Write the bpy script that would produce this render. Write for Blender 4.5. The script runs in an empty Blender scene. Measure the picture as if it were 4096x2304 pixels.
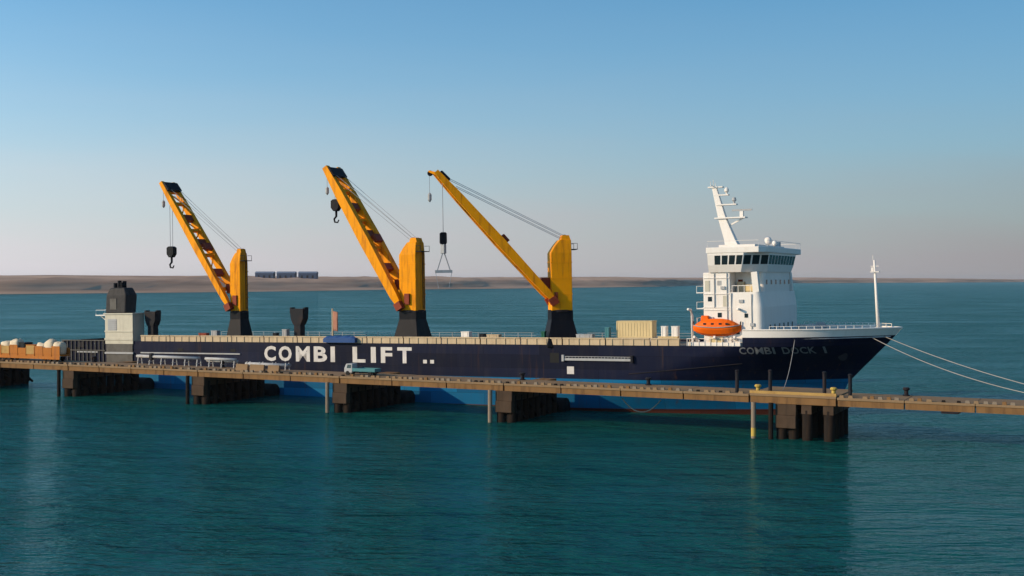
import bpy, math, random
from mathutils import Vector, Matrix
random.seed(7)
R = math.radians
scene = bpy.context.scene
col = scene.collection

# ------------------------------------------------------------------ camera
CAM_H = 22.5
cam_d = bpy.data.cameras.new('camera')
cam_d.sensor_width = 36.0
cam_d.lens = 36.0 * 1200 / 1024
cam_d.shift_y = -9.0 / 1024
cam_d.clip_start = 0.5
cam_d.clip_end = 120000
cam = bpy.data.objects.new('camera', cam_d)
cam.location = (0, 0, CAM_H)
cam.rotation_euler = (R(90), 0, 0)
col.objects.link(cam)
scene.camera = cam

# ------------------------------------------------------------------ sky, sun, exposure
SUN_AZ = R(73)      # measured from straight behind the camera towards its left
SUN_EL = R(20)
HAZE_TILT, HAZE_GAIN = 0.72, 0.96
SKY_TILT, SKY_GAIN = 0.5, 1.14
to_sun = Vector((-math.sin(SUN_AZ) * math.cos(SUN_EL), -math.cos(SUN_AZ) * math.cos(SUN_EL), math.sin(SUN_EL)))
world = bpy.data.worlds.new('World')
scene.world = world
world.use_nodes = True
wn = world.node_tree
bg = wn.nodes['Background']
sky = wn.nodes.new('ShaderNodeTexSky')
sky.sky_type = 'NISHITA'
sky.sun_disc = False
sky.sun_elevation = SUN_EL
sky.sun_rotation = math.atan2(to_sun.x, to_sun.y)
sky.altitude = 0
sky.air_density = 1.0
sky.dust_density = 0.5
sky.ozone_density = 5.5
# low-lying haze of the dusty coast: paler towards the horizon, brighter towards the sun's side
def wmath(op, a, b=None):
    n = wn.nodes.new('ShaderNodeMath'); n.operation = op
    for i, v in enumerate((a, b)):
        if v is None: continue
        if isinstance(v, (int, float)): n.inputs[i].default_value = v
        else: wn.links.new(v, n.inputs[i])
    return n.outputs[0]
wtc = wn.nodes.new('ShaderNodeTexCoord')
wsep = wn.nodes.new('ShaderNodeSeparateXYZ')
wn.links.new(wtc.outputs['Generated'], wsep.inputs[0])
wdot = wn.nodes.new('ShaderNodeVectorMath'); wdot.operation = 'DOT_PRODUCT'
wn.links.new(wtc.outputs['Generated'], wdot.inputs[0])
wdot.inputs[1].default_value = (-math.sin(SUN_AZ), -math.cos(SUN_AZ), 0)
gain = wmath('ADD', wmath('MULTIPLY', wdot.outputs['Value'], SKY_TILT), SKY_GAIN)
haze_gain = wmath('ADD', wmath('MULTIPLY', wdot.outputs['Value'], HAZE_TILT), HAZE_GAIN)
hz_e = wmath('DIVIDE', wmath('MAXIMUM', wsep.outputs[2], 0.0), 0.13)
haze_f = wmath('MULTIPLY', wmath('EXPONENT', wmath('MULTIPLY', wmath('POWER', hz_e, 1.6), -1.0)), 0.94)
wmap = wn.nodes.new('ShaderNodeMapping'); wmap.inputs['Scale'].default_value = (2.2, 2.2, 16.0)
wn.links.new(wtc.outputs['Generated'], wmap.inputs[0])
wnoi = wn.nodes.new('ShaderNodeTexNoise'); wnoi.inputs['Scale'].default_value = 1.6; wnoi.inputs['Detail'].default_value = 4
wn.links.new(wmap.outputs[0], wnoi.inputs['Vector'])
haze_f = wmath('MULTIPLY', haze_f, wmath('ADD', wmath('MULTIPLY', wnoi.outputs['Fac'], 0.5), 0.75))   # uneven dust layers
haze_f = wmath('MINIMUM', haze_f, 0.97)
wmix = wn.nodes.new('ShaderNodeMix'); wmix.data_type = 'RGBA'
wn.links.new(haze_f, wmix.inputs[0])
for src, g, sock in ((sky.outputs[0], gain, 6), ((4.65, 4.42, 4.65), haze_gain, 7)):
    wmul = wn.nodes.new('ShaderNodeVectorMath'); wmul.operation = 'SCALE'
    if isinstance(src, tuple): wmul.inputs[0].default_value = src
    else: wn.links.new(src, wmul.inputs[0])
    wn.links.new(g, wmul.inputs['Scale'])
    wtint = wn.nodes.new('ShaderNodeVectorMath'); wtint.operation = 'MULTIPLY'
    wtint.inputs[1].default_value = (0.72, 1.06, 1.0) if sock == 6 else (1, 1, 1)
    wn.links.new(wmul.outputs[0], wtint.inputs[0]); wn.links.new(wtint.outputs[0], wmix.inputs[sock])
wn.links.new(wmix.outputs[2], bg.inputs[0])
bg.inputs[1].default_value = 0.15

sun_d = bpy.data.lights.new('sun', 'SUN')
sun_d.energy = 4.4
sun_d.angle = R(0.6)
sun_d.color = (1.0, 0.76, 0.50)
sun = bpy.data.objects.new('sun', sun_d)
sun.rotation_euler = (-to_sun).to_track_quat('-Z', 'Y').to_euler()
col.objects.link(sun)

scene.view_settings.view_transform = 'Standard'
scene.view_settings.look = 'None'
scene.view_settings.exposure = 0.0
scene.view_settings.gamma = 1.0
scene.cycles.max_bounces = 6
scene.cycles.volume_bounces = 0
scene.cycles.use_denoising = True

# ------------------------------------------------------------------ materials
MATS = {}
def mat(name, c, rough=0.5, metal=0.0, var=0.15, scale=0.6, dirt=None, dirt_amt=0.0, streak=False, bump=0.0, spec=0.16, coat=0.0):
    m = bpy.data.materials.new(name)
    m.use_nodes = True
    nt = m.node_tree
    p = nt.nodes['Principled BSDF']
    p.inputs['Roughness'].default_value = rough
    p.inputs['Metallic'].default_value = metal
    p.inputs['Specular IOR Level'].default_value = spec
    p.inputs['Coat Weight'].default_value = coat
    tc = nt.nodes.new('ShaderNodeTexCoord')
    n1 = nt.nodes.new('ShaderNodeTexNoise')
    n1.inputs['Scale'].default_value = scale
    n1.inputs['Detail'].default_value = 5
    nt.links.new(tc.outputs['Object'], n1.inputs['Vector'])
    mx = nt.nodes.new('ShaderNodeMix'); mx.data_type = 'RGBA'
    lo = [x * (1 - var) for x in c]; hi = [min(1, x * (1 + var)) for x in c]
    mx.inputs[6].default_value = (*lo, 1); mx.inputs[7].default_value = (*hi, 1)
    nt.links.new(n1.outputs['Fac'], mx.inputs[0])
    out = mx.outputs[2]
    if dirt:
        mp = nt.nodes.new('ShaderNodeMapping')
        mp.inputs['Scale'].default_value = (1.1, 1.1, 0.12) if streak else (0.5, 0.5, 0.5)
        nt.links.new(tc.outputs['Object'], mp.inputs[0])
        n2 = nt.nodes.new('ShaderNodeTexNoise'); n2.inputs['Scale'].default_value = 1.0; n2.inputs['Detail'].default_value = 6
        n2.inputs['Roughness'].default_value = 0.65
        nt.links.new(mp.outputs[0], n2.inputs['Vector'])
        cr = nt.nodes.new('ShaderNodeMapRange')
        cr.inputs[1].default_value = 0.5; cr.inputs[2].default_value = 0.75
        cr.inputs[3].default_value = 0; cr.inputs[4].default_value = dirt_amt
        nt.links.new(n2.outputs['Fac'], cr.inputs[0])
        m2 = nt.nodes.new('ShaderNodeMix'); m2.data_type = 'RGBA'
        nt.links.new(cr.outputs[0], m2.inputs[0])
        nt.links.new(out, m2.inputs[6]); m2.inputs[7].default_value = (*dirt, 1)
        out = m2.outputs[2]
    nt.links.new(out, p.inputs['Base Color'])
    if bump:
        b = nt.nodes.new('ShaderNodeBump'); b.inputs['Strength'].default_value = 1; b.inputs['Distance'].default_value = bump
        nt.links.new(n1.outputs['Fac'], b.inputs['Height']); nt.links.new(b.outputs[0], p.inputs['Normal'])
    MATS[name] = m
    return m

RUST = (0.16, 0.06, 0.025)
mat('crane_yellow', (0.82, 0.295, 0.002), 0.55, var=0.12, dirt=(0.24, 0.06, 0.010), dirt_amt=0.9, streak=True, spec=0.08)
mat('crane_red_and_shade', (0.22, 0.035, 0.012), 0.5, dirt=(0.05, 0.02, 0.015), dirt_amt=0.5)  # red fittings, and the painted shade of the boom cross members
mat('black_paint', (0.006, 0.0065, 0.010), 0.5, dirt=(0.05, 0.035, 0.028), dirt_amt=0.3, streak=True, spec=0.08)
mat('dark_steel', (0.016, 0.016, 0.02), 0.5, dirt=RUST, dirt_amt=0.15, spec=0.08)
mat('wire', (0.30, 0.31, 0.33), 0.55)
mat('white_paint', (0.76, 0.70, 0.635), 0.42, var=0.03, dirt=(0.50, 0.38, 0.27), dirt_amt=0.22, streak=True)
mat('grey_paint', (0.36, 0.36, 0.36), 0.5, dirt=(0.2, 0.13, 0.08), dirt_amt=0.4, streak=True)
mat('tan_paint', (0.50, 0.38, 0.24), 0.6, dirt=(0.26, 0.18, 0.10), dirt_amt=0.5, streak=True)
mat('cream_box', (0.60, 0.46, 0.24), 0.55, dirt=(0.32, 0.22, 0.12), dirt_amt=0.4, streak=True)
mat('glass', (0.012, 0.018, 0.02), 0.06, var=0.02, spec=0.5)
mat('orange', (0.82, 0.13, 0.006), 0.5, var=0.08, spec=0.1, dirt=(0.4, 0.08, 0.02), dirt_amt=0.4, streak=True)
mat('red_keel', (0.30, 0.03, 0.015), 0.45)
mat('deck_paint', (0.16, 0.13, 0.10), 0.7, dirt=(0.22, 0.12, 0.06), dirt_amt=0.6)
mat('concrete', (0.20, 0.105, 0.042), 0.85, var=0.30, scale=0.35, dirt=(0.055, 0.03, 0.018), dirt_amt=0.75, streak=True, bump=0.05)
mat('concrete_top', (0.24, 0.155, 0.085), 0.9, var=0.25, scale=0.25, dirt=(0.16, 0.10, 0.06), dirt_amt=0.7, bump=0.03)
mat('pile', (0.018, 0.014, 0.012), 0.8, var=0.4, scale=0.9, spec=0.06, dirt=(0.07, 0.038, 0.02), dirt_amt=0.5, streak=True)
mat('dark_concrete', (0.07, 0.045, 0.03), 0.8, var=0.4, spec=0.08, dirt=(0.025, 0.018, 0.014), dirt_amt=0.7, streak=True)  # darker brown concrete of the pile caps and aprons
mat('pile_pale', (0.22, 0.17, 0.125), 0.8, var=0.2, dirt=(0.16, 0.10, 0.05), dirt_amt=0.5)
mat('yellow', (0.46, 0.32, 0.07), 0.5, dirt=RUST, dirt_amt=0.4)
mat('rubber', (0.012, 0.012, 0.012), 0.7)
mat('blue_cover', (0.025, 0.07, 0.20), 0.55, var=0.15, bump=0.05)
mat('trailer_orange', (0.40, 0.13, 0.014), 0.6, dirt=(0.15, 0.06, 0.03), dirt_amt=0.7, streak=True)
mat('bag', (0.66, 0.54, 0.38), 0.85, var=0.15, bump=0.06, scale=1.5)
mat('teal', (0.06, 0.19, 0.21), 0.45)
mat('green', (0.015, 0.10, 0.06), 0.5)
mat('rope', (0.30, 0.28, 0.26), 0.9)
mat('stern_grey', (0.10, 0.092, 0.082), 0.6, var=0.35, scale=0.8, dirt=(0.05, 0.04, 0.035), dirt_amt=0.7)
mat('funnel_dark', (0.045, 0.042, 0.042), 0.6, var=0.4, scale=1.2, spec=0.08, dirt=(0.016, 0.015, 0.015), dirt_amt=0.8, streak=True)
mat('house_cream', (0.52, 0.48, 0.38), 0.5, dirt=(0.25, 0.2, 0.15), dirt_amt=0.4, streak=True)
mat('ochre', (0.42, 0.25, 0.08), 0.7, var=0.3, dirt=RUST, dirt_amt=0.5)
mat('flag_cloth', (0.40, 0.19, 0.13), 0.8)
mat('letter', (0.58, 0.54, 0.50), 0.6, var=0.12, dirt=(0.16, 0.14, 0.14), dirt_amt=0.6, streak=True)
mat('letter_dim', (0.17, 0.17, 0.18), 0.6)
mat('shed', (0.06, 0.08, 0.13), 0.6)
mat('shed_roof', (0.16, 0.19, 0.25), 0.6)
mat('shed_red', (0.26, 0.10, 0.07), 0.7)

def hull_material():
    m = bpy.data.materials.new('hull_paint'); m.use_nodes = True
    nt = m.node_tree; p = nt.nodes['Principled BSDF']
    p.inputs['Roughness'].default_value = 0.36
    p.inputs['Specular IOR Level'].default_value = 0.07
    tc = nt.nodes.new('ShaderNodeTexCoord')
    sep = nt.nodes.new('ShaderNodeSeparateXYZ'); nt.links.new(tc.outputs['Object'], sep.inputs[0])
    def step(z, w=0.04):
        r = nt.nodes.new('ShaderNodeMapRange'); r.inputs[1].default_value = z - w; r.inputs[2].default_value = z + w
        nt.links.new(sep.outputs[2], r.inputs[0]); return r.outputs[0]
    def mix(f, a, b):
        x = nt.nodes.new('ShaderNodeMix'); x.data_type = 'RGBA'
        nt.links.new(f, x.inputs[0])
        for i, s in ((6, a), (7, b)):
            if isinstance(s, tuple): x.inputs[i].default_value = (*s, 1)
            else: nt.links.new(s, x.inputs[i])
        return x.outputs[2]
    c = mix(step(0.25), (0.065, 0.020, 0.014), (0.005, 0.105, 0.23))
    c = mix(step(5.2), c, (0.006, 0.0085, 0.025))
    mp = nt.nodes.new('ShaderNodeMapping'); mp.inputs['Scale'].default_value = (0.45, 0.45, 0.05)
    nt.links.new(tc.outputs['Object'], mp.inputs[0])
    n = nt.nodes.new('ShaderNodeTexNoise'); n.inputs['Scale'].default_value = 1.3; n.inputs['Detail'].default_value = 7; n.inputs['Roughness'].default_value = 0.7
    nt.links.new(mp.outputs[0], n.inputs['Vector'])
    r = nt.nodes.new('ShaderNodeMapRange'); r.inputs[1].default_value = 0.48; r.inputs[2].default_value = 0.8; r.inputs[4].default_value = 0.35
    nt.links.new(n.outputs['Fac'], r.inputs[0])
    c = mix(r.outputs[0], c, (0.045, 0.036, 0.032))
    bk = nt.nodes.new('ShaderNodeTexBrick'); bk.inputs['Scale'].default_value = 1.0
    bk.inputs['Brick Width'].default_value = 11.0; bk.inputs['Row Height'].default_value = 2.3; bk.inputs['Mortar Size'].default_value = 0.035
    bk.inputs['Color1'].default_value = (0.72, 0.72, 0.72, 1); bk.inputs['Color2'].default_value = (1.35, 1.3, 1.25, 1); bk.inputs['Mortar'].default_value = (0.6, 0.55, 0.5, 1)
    cmb = nt.nodes.new('ShaderNodeCombineXYZ'); nt.links.new(sep.outputs[0], cmb.inputs[0]); nt.links.new(sep.outputs[2], cmb.inputs[1])
    nt.links.new(cmb.outputs[0], bk.inputs['Vector'])
    pm_ = nt.nodes.new('ShaderNodeMix'); pm_.data_type = 'RGBA'; pm_.blend_type = 'MULTIPLY'; pm_.inputs[0].default_value = 1.0
    nt.links.new(c, pm_.inputs[6]); nt.links.new(bk.outputs['Color'], pm_.inputs[7]); c = pm_.outputs[2]
    # rust weeping down from scuppers and seams
    mq = nt.nodes.new('ShaderNodeMapping'); mq.inputs['Scale'].default_value = (1.6, 1.6, 0.10)
    nt.links.new(tc.outputs['Object'], mq.inputs[0])
    nq = nt.nodes.new('ShaderNodeTexNoise'); nq.inputs['Scale'].default_value = 0.9; nq.inputs['Detail'].default_value = 5
    nt.links.new(mq.outputs[0], nq.inputs['Vector'])
    rq = nt.nodes.new('ShaderNodeMapRange'); rq.inputs[1].default_value = 0.62; rq.inputs[2].default_value = 0.78; rq.inputs[4].default_value = 0.6
    nt.links.new(nq.outputs['Fac'], rq.inputs[0])
    c = mix(rq.outputs[0], c, (0.060, 0.028, 0.016))
    nt.links.new(c, p.inputs['Base Color'])
    # plating: faint hungry-horse unevenness
    n2 = nt.nodes.new('ShaderNodeTexNoise'); n2.inputs['Scale'].default_value = 0.55; n2.inputs['Detail'].default_value = 2
    nt.links.new(tc.outputs['Object'], n2.inputs['Vector'])
    b = nt.nodes.new('ShaderNodeBump'); b.inputs['Distance'].default_value = 0.03
    nt.links.new(n2.outputs['Fac'], b.inputs['Height']); nt.links.new(b.outputs[0], p.inputs['Normal'])
    r2 = nt.nodes.new('ShaderNodeMapRange'); r2.inputs[3].default_value = 0.40; r2.inputs[4].default_value = 0.58
    nt.links.new(n.outputs['Fac'], r2.inputs[0]); nt.links.new(r2.outputs[0], p.inputs['Roughness'])
    MATS['hull_paint'] = m
hull_material()

def water_material():
    m = bpy.data.materials.new('sea_water'); m.use_nodes = True
    nt = m.node_tree; p = nt.nodes['Principled BSDF']
    nt.nodes.remove(p)
    dif = nt.nodes.new('ShaderNodeBsdfDiffuse')                     # light coming back out of the silty water
    glo = nt.nodes.new('ShaderNodeBsdfGlossy'); glo.inputs['Roughness'].default_value = 0.09
    glo.inputs['Color'].default_value = (0.46, 0.84, 0.96, 1)  # bluer sky reflection of steep waves is put into this tint
    fre = nt.nodes.new('ShaderNodeFresnel'); fre.inputs['IOR'].default_value = 1.333
    mu0 = nt.nodes.new('ShaderNodeMath'); mu0.operation = 'MULTIPLY'; mu0.inputs[1].default_value = 0.72
    nt.links.new(fre.outputs[0], mu0.inputs[0])
    ms = nt.nodes.new('ShaderNodeMixShader'); nt.links.new(mu0.outputs[0], ms.inputs[0])
    nt.links.new(dif.outputs[0], ms.inputs[1]); nt.links.new(glo.outputs[0], ms.inputs[2])
    nt.links.new(ms.outputs[0], nt.nodes['Material Output'].inputs['Surface'])
    tc = nt.nodes.new('ShaderNodeTexCoord')
    heights = []
    for sx, sy, sc, det, amp, rot in ((1.0, 2.4, 0.085, 3, 1.7, 9), (1.0, 2.8, 0.36, 4, 0.62, -6), (1.0, 1.8, 1.6, 3, 0.15, 4)):
        mp = nt.nodes.new('ShaderNodeMapping'); mp.inputs['Scale'].default_value = (sx, sy, 1); mp.inputs['Rotation'].default_value = (0, 0, R(rot))
        nt.links.new(tc.outputs['Object'], mp.inputs[0])
        n = nt.nodes.new('ShaderNodeTexNoise'); n.inputs['Scale'].default_value = sc; n.inputs['Detail'].default_value = det
        nt.links.new(mp.outputs[0], n.inputs['Vector'])
        mu = nt.nodes.new('ShaderNodeMath'); mu.operation = 'MULTIPLY'; mu.inputs[1].default_value = amp
        nt.links.new(n.outputs['Fac'], mu.inputs[0]); heights.append(mu.outputs[0])
    a = heights[0]
    for h in heights[1:]:
        ad = nt.nodes.new('ShaderNodeMath'); ad.operation = 'ADD'
        nt.links.new(a, ad.inputs[0]); nt.links.new(h, ad.inputs[1]); a = ad.outputs[0]
    b = nt.nodes.new('ShaderNodeBump'); b.inputs['Strength'].default_value = 1.0; b.inputs['Distance'].default_value = 1.0
    # wind patches: calmer and rougher stretches
    mw = nt.nodes.new('ShaderNodeMapping'); mw.inputs['Scale'].default_value = (0.6, 1.7, 1); nt.links.new(tc.outputs['Object'], mw.inputs[0])
    nw = nt.nodes.new('ShaderNodeTexNoise'); nw.inputs['Scale'].default_value = 0.02; nw.inputs['Detail'].default_value = 3
    nt.links.new(mw.outputs[0], nw.inputs['Vector'])
    rw = nt.nodes.new('ShaderNodeMapRange'); rw.inputs[1].default_value = 0.35; rw.inputs[2].default_value = 0.65; rw.inputs[3].default_value = 0.55; rw.inputs[4].default_value = 1.35
    nt.links.new(nw.outputs['Fac'], rw.inputs[0]); nt.links.new(rw.outputs[0], b.inputs['Distance'])
    nt.links.new(a, b.inputs['Height'])
    for nd in (dif, glo, fre): nt.links.new(b.outputs[0], nd.inputs['Normal'])
    # slow change of water colour over hundreds of metres (depth, silt)
    n = nt.nodes.new('ShaderNodeTexNoise'); n.inputs['Scale'].default_value = 0.012; n.inputs['Detail'].default_value = 4
    nt.links.new(tc.outputs['Object'], n.inputs['Vector'])
    mx = nt.nodes.new('ShaderNodeMix'); mx.data_type = 'RGBA'
    mx.inputs[6].default_value = (0.005, 0.072, 0.052, 1); mx.inputs[7].default_value = (0.004, 0.074, 0.078, 1)
    nt.links.new(n.outputs['Fac'], mx.inputs[0]); nt.links.new(mx.outputs[2], dif.inputs['Color'])
    MATS['sea_water'] = m
water_material()

def land_material():
    m = bpy.data.materials.new('headland_soil'); m.use_nodes = True
    nt = m.node_tree; p = nt.nodes['Principled BSDF']; p.inputs['Roughness'].default_value = 0.95
    tc = nt.nodes.new('ShaderNodeTexCoord')
    mp = nt.nodes.new('ShaderNodeMapping'); mp.inputs['Scale'].default_value = (0.004, 0.004, 0.12)
    nt.links.new(tc.outputs['Object'], mp.inputs[0])
    n = nt.nodes.new('ShaderNodeTexNoise'); n.inputs['Scale'].default_value = 1; n.inputs['Detail'].default_value = 6
    nt.links.new(mp.outputs[0], n.inputs['Vector'])
    r = nt.nodes.new('ShaderNodeValToRGB')
    r.color_ramp.elements[0].position = 0.3; r.color_ramp.elements[0].color = (0.24, 0.14, 0.085, 1)
    r.color_ramp.elements[1].position = 0.7; r.color_ramp.elements[1].color = (0.54, 0.33, 0.21, 1)
    nt.links.new(n.outputs['Fac'], r.inputs[0]); nt.links.new(r.outputs[0], p.inputs['Base Color'])
    MATS['headland_soil'] = m
land_material()

# ------------------------------------------------------------------ mesh helpers
class MB:
    """Collects simple shapes and builds one mesh object."""
    def __init__(self): self.v = []; self.f = []
    def add(self, vs, fs):
        o = len(self.v); self.v += [tuple(p) for p in vs]; self.f += [tuple(i + o for i in f) for f in fs]; return self
    def box(self, x0, x1, y0, y1, z0, z1):
        return self.add([(x0,y0,z0),(x1,y0,z0),(x1,y1,z0),(x0,y1,z0),(x0,y0,z1),(x1,y0,z1),(x1,y1,z1),(x0,y1,z1)],
                        [(0,3,2,1),(4,5,6,7),(0,1,5,4),(1,2,6,5),(2,3,7,6),(3,0,4,7)])
    def prism(self, bottom, top):
        """Two same-length loops, counter-clockwise seen from above."""
        n = len(bottom)
        return self.add(list(bottom) + list(top), [tuple(reversed(range(n))), tuple(range(n, 2*n))] + [(i, (i+1) % n, n + (i+1) % n, n + i) for i in range(n)])
    def loft(self, rings, cap=True, closed=True):
        n = len(rings[0]); vs = [p for r in rings for p in r]; fs = []
        for k in range(len(rings) - 1):
            for i in range(n if closed else n - 1):
                j = (i + 1) % n
                fs.append((k*n+i, k*n+j, (k+1)*n+j, (k+1)*n+i))
        if cap and closed: fs += [tuple(reversed(range(n))), tuple(range((len(rings)-1)*n, len(rings)*n))]
        return self.add(vs, fs)
    def tube(self, pts, r, n=8, r1=None):
        pts = [Vector(p) for p in pts]; rings = []
        for k, p in enumerate(pts):
            a = pts[max(0, k-1)]; b = pts[min(len(pts)-1, k+1)]
            d = (b - a).normalized()
            up = Vector((0,0,1)) if abs(d.z) < 0.9 else Vector((1,0,0))
            u = d.cross(up).normalized(); w = u.cross(d)
            rr = r if r1 is None else r + (r1 - r) * k / max(1, len(pts)-1)
            rings.append([p + u*(rr*math.cos(2*math.pi*i/n)) + w*(rr*math.sin(2*math.pi*i/n)) for i in range(n)])
        return self.loft(rings)
    def beam(self, a, b, w, h, side=None, w1=None, h1=None):
        """Box girder from a to b, w across (along side), h deep."""
        a = Vector(a); b = Vector(b); d = (b - a).normalized()
        u = Vector(side).normalized() if side is not None else d.cross(Vector((0,0,1)) if abs(d.z) < 0.9 else Vector((0,1,0))).normalized()
        u = (u - d * u.dot(d)).normalized(); n = u.cross(d)
        w1 = w if w1 is None else w1; h1 = h if h1 is None else h1
        return self.loft([[p + u*(sx*ww/2) + n*(sz*hh/2) for sx, sz in ((-1,-1),(1,-1),(1,1),(-1,1))] for p, ww, hh in ((a,w,h),(b,w1,h1))])
    def lathe(self, prof, c=(0,0,0), n=16):
        return self.loft([[(c[0]+r*math.cos(2*math.pi*i/n), c[1]+r*math.sin(2*math.pi*i/n), c[2]+z) for i in range(n)] for r, z in prof])
    def build(self, name, m, parent=None, smooth=False, bevel=0.0, loc=None):
        me = bpy.data.meshes.new(name); me.from_pydata(self.v, [], self.f); me.update()
        import bmesh
        bm = bmesh.new(); bm.from_mesh(me); bmesh.ops.recalc_face_normals(bm, faces=bm.faces); bm.to_mesh(me); bm.free()
        if smooth:
            for p in me.polygons: p.use_smooth = True
        return link(name, me, m, parent, loc, bevel)

def link(name, me, m, parent=None, loc=None, bevel=0.0):
    o = bpy.data.objects.new(name, me); col.objects.link(o)
    if m and not me.materials: me.materials.append(MATS[m])
    if parent: o.parent = parent
    if loc: o.location = loc
    if bevel:
        b = o.modifiers.new('bevel', 'BEVEL'); b.width = bevel; b.segments = 2; b.limit_method = 'ANGLE'
    return o

def tag(o, label, cat=None, group=None, kind=None):
    o['label'] = label
    if cat: o['category'] = cat
    if group: o['group'] = group
    if kind: o['kind'] = kind
    return o
def structure(o): o['kind'] = 'structure'; return o
def empty(name, loc, rot=(0,0,0), parent=None):
    o = bpy.data.objects.new(name, None); col.objects.link(o); o.location = loc; o.rotation_euler = rot
    if parent: o.parent = parent
    o.empty_display_size = 0.5
    return o

# ------------------------------------------------------------------ frames of the berth
TH = R(26.5)                                     # the jetty and the ship lie turned by this much
SIDE = Vector((math.cos(TH), -math.sin(TH), 0))  # along the berth, towards the bow
AWAY = Vector((math.sin(TH), math.cos(TH), 0))   # across the berth, away from the viewer
SHIP_O = Vector((0, 211, 0)) + AWAY * 12.7
JET_O = Vector((0, 187, 0))
TRIM = 0.0165                                    # the light ship floats bow up
def jet(s, v, z): return JET_O + SIDE * s + AWAY * v + Vector((0, 0, z))

# ------------------------------------------------------------------ sea
def make_sea():
    b = MB()
    xs = [-60000, -12000, -3000, -600, 0, 600, 3000, 12000, 60000]
    ys = [-4000, -600, 0, 300, 800, 2500, 8000, 25000, 90000]
    n = len(xs)
    b.add([(x, y, 0) for y in ys for x in xs], [(j*n+i, j*n+i+1, (j+1)*n+i+1, (j+1)*n+i) for j in range(len(ys)-1) for i in range(n-1)])
    structure(b.build('sea', 'sea_water'))
make_sea()

# ------------------------------------------------------------------ far headland
def make_land():
    # shoreline as (x across, y away) in metres, from the near left to the far right
    shore = [(-1500, 1500), (-760, 1780), (-480, 2100), (-240, 2560), (0, 2840), (250, 3250), (500, 3700), (850, 4900), (1600, 6700), (2650, 7700), (2900, 7900), (3700, 8900), (4600, 10200)]
    b = MB(); rows = []
    rnd = random.Random(3)
    N = 160
    def at(t):
        f = t * (len(shore)-1); i = min(int(f), len(shore)-2); u = f - i
        return (shore[i][0]*(1-u)+shore[i+1][0]*u, shore[i][1]*(1-u)+shore[i+1][1]*u)
    prof = [(-30, -2), (0, 0.5), (25, 2.5), (60, 5), (95, 14), (140, 19), (300, 23), (700, 27), (1500, 30), (4000, 31), (9000, 30)]
    ph = [rnd.uniform(0, 6.28) for _ in range(6)]
    for k in range(N+1):
        t = k/N; x, y = at(t)
        fall = max(0.0, 1 - max(0, t-0.80)/0.2)
        w = sum(math.sin(t*f_+p)/f_**0.5 for f_, p in zip((9, 23, 41, 77, 120, 190), ph))
        row = []
        for d, z in prof:
            dd = d * (0.8 + 0.35*math.sin(t*31+ph[2]))
            zz = z if z < 4 else z * (1 + 0.10*w*min(1, d/500) + 0.14*rnd.uniform(-1, 1)*(1 if d < 400 else 0.3))
            row.append((x - 0.15*dd + 14*w, y + dd + 14*w, zz*(0.78+0.22*fall) if z > 0 else z))
        rows.append(row)
    m = len(prof)
    b.add([p for r in rows for p in r], [(k*m+i, (k+1)*m+i, (k+1)*m+i+1, k*m+i+1) for k in range(N) for i in range(m-1)])
    structure(b.build('headland', 'headland_soil', smooth=True))
make_land()

def shed(name, x, y, z, w, d, h, wall, roof, label, group):
    root = empty(name, (x, y, z))
    MB().box(-w/2, w/2, 0, d, -8, h).build('wall', wall, root)
    MB().loft([[(xx, -1, h), (xx, d+1, h), (xx, d/2, h+d*0.16)] for xx in (-w/2-1, w/2+1)]).build('roof', roof, root)
    for k in (-1, 0, 1):
        MB().box(k*w*0.3-w*0.05, k*w*0.3+w*0.05, -0.3, 0.2, -0.2, h*0.55).build('door', 'dark_steel', root)
    tag(root, label, 'shed', group)
for x, lab in ((-562, 'leftmost of three blue-grey sheds on the far headland'), (-513, 'middle one of three blue-grey sheds on the far headland'), (-464, 'rightmost of three blue-grey sheds on the far headland')):
    shed('storage_shed', x, 2720, 25, 41, 26, 10.5, 'shed', 'shed_roof', lab, 'blue-grey sheds on the headland')
for (px, yy, w), lab in zip(((478, 2990, 12), (492, 3010, 16), (512, 3060, 18), (531, 3110, 14), (546, 3160, 17)),
        ('first', 'second', 'third', 'fourth', 'last')):
    shed('shore_hut', (px-512)/1200*yy, yy, 6, w, 12, 6, 'shed_red', 'shed_red', lab + ' from the left of the low reddish huts on the far shore', 'reddish huts on the far shore')

# ------------------------------------------------------------------ the ship
ship = empty('cargo_ship', SHIP_O, (0, -TRIM, -TH))
tag(ship, 'dark blue heavy-lift cargo ship with three yellow cranes moored behind the jetty', 'ship')
STERN = -108.5
def lerp_tab(tab, z):
    if z <= tab[0][0]: return tab[0][1]
    for (a, b), (c, d) in zip(tab, tab[1:]):
        if z <= c: return b + (d-b)*(z-a)/(c-a)
    return tab[-1][1]
STEM = [(-6, 52.0), (-3, 54.4), (0, 54.6), (3, 54.9), (4.5, 55.6), (7, 58.0), (10, 61.0), (12.4, 63.3), (13.6, 64.4)]
XB = [(-6, 2), (0, 10), (5, 21), (9, 32), (10.9, 40), (13.6, 41)]
PW = [(-6, 1.5), (0, 1.6), (5, 1.85), (10, 2.1), (13.6, 2.2)]
def half(x, z):
    x0 = lerp_tab(XB, z); xs = lerp_tab(STEM, z)
    if x <= x0: return 12.7
    t = min(1, (x-x0)/(xs-x0))
    return max(0.02, 12.7*(1-t**lerp_tab(PW, z)))
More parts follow.
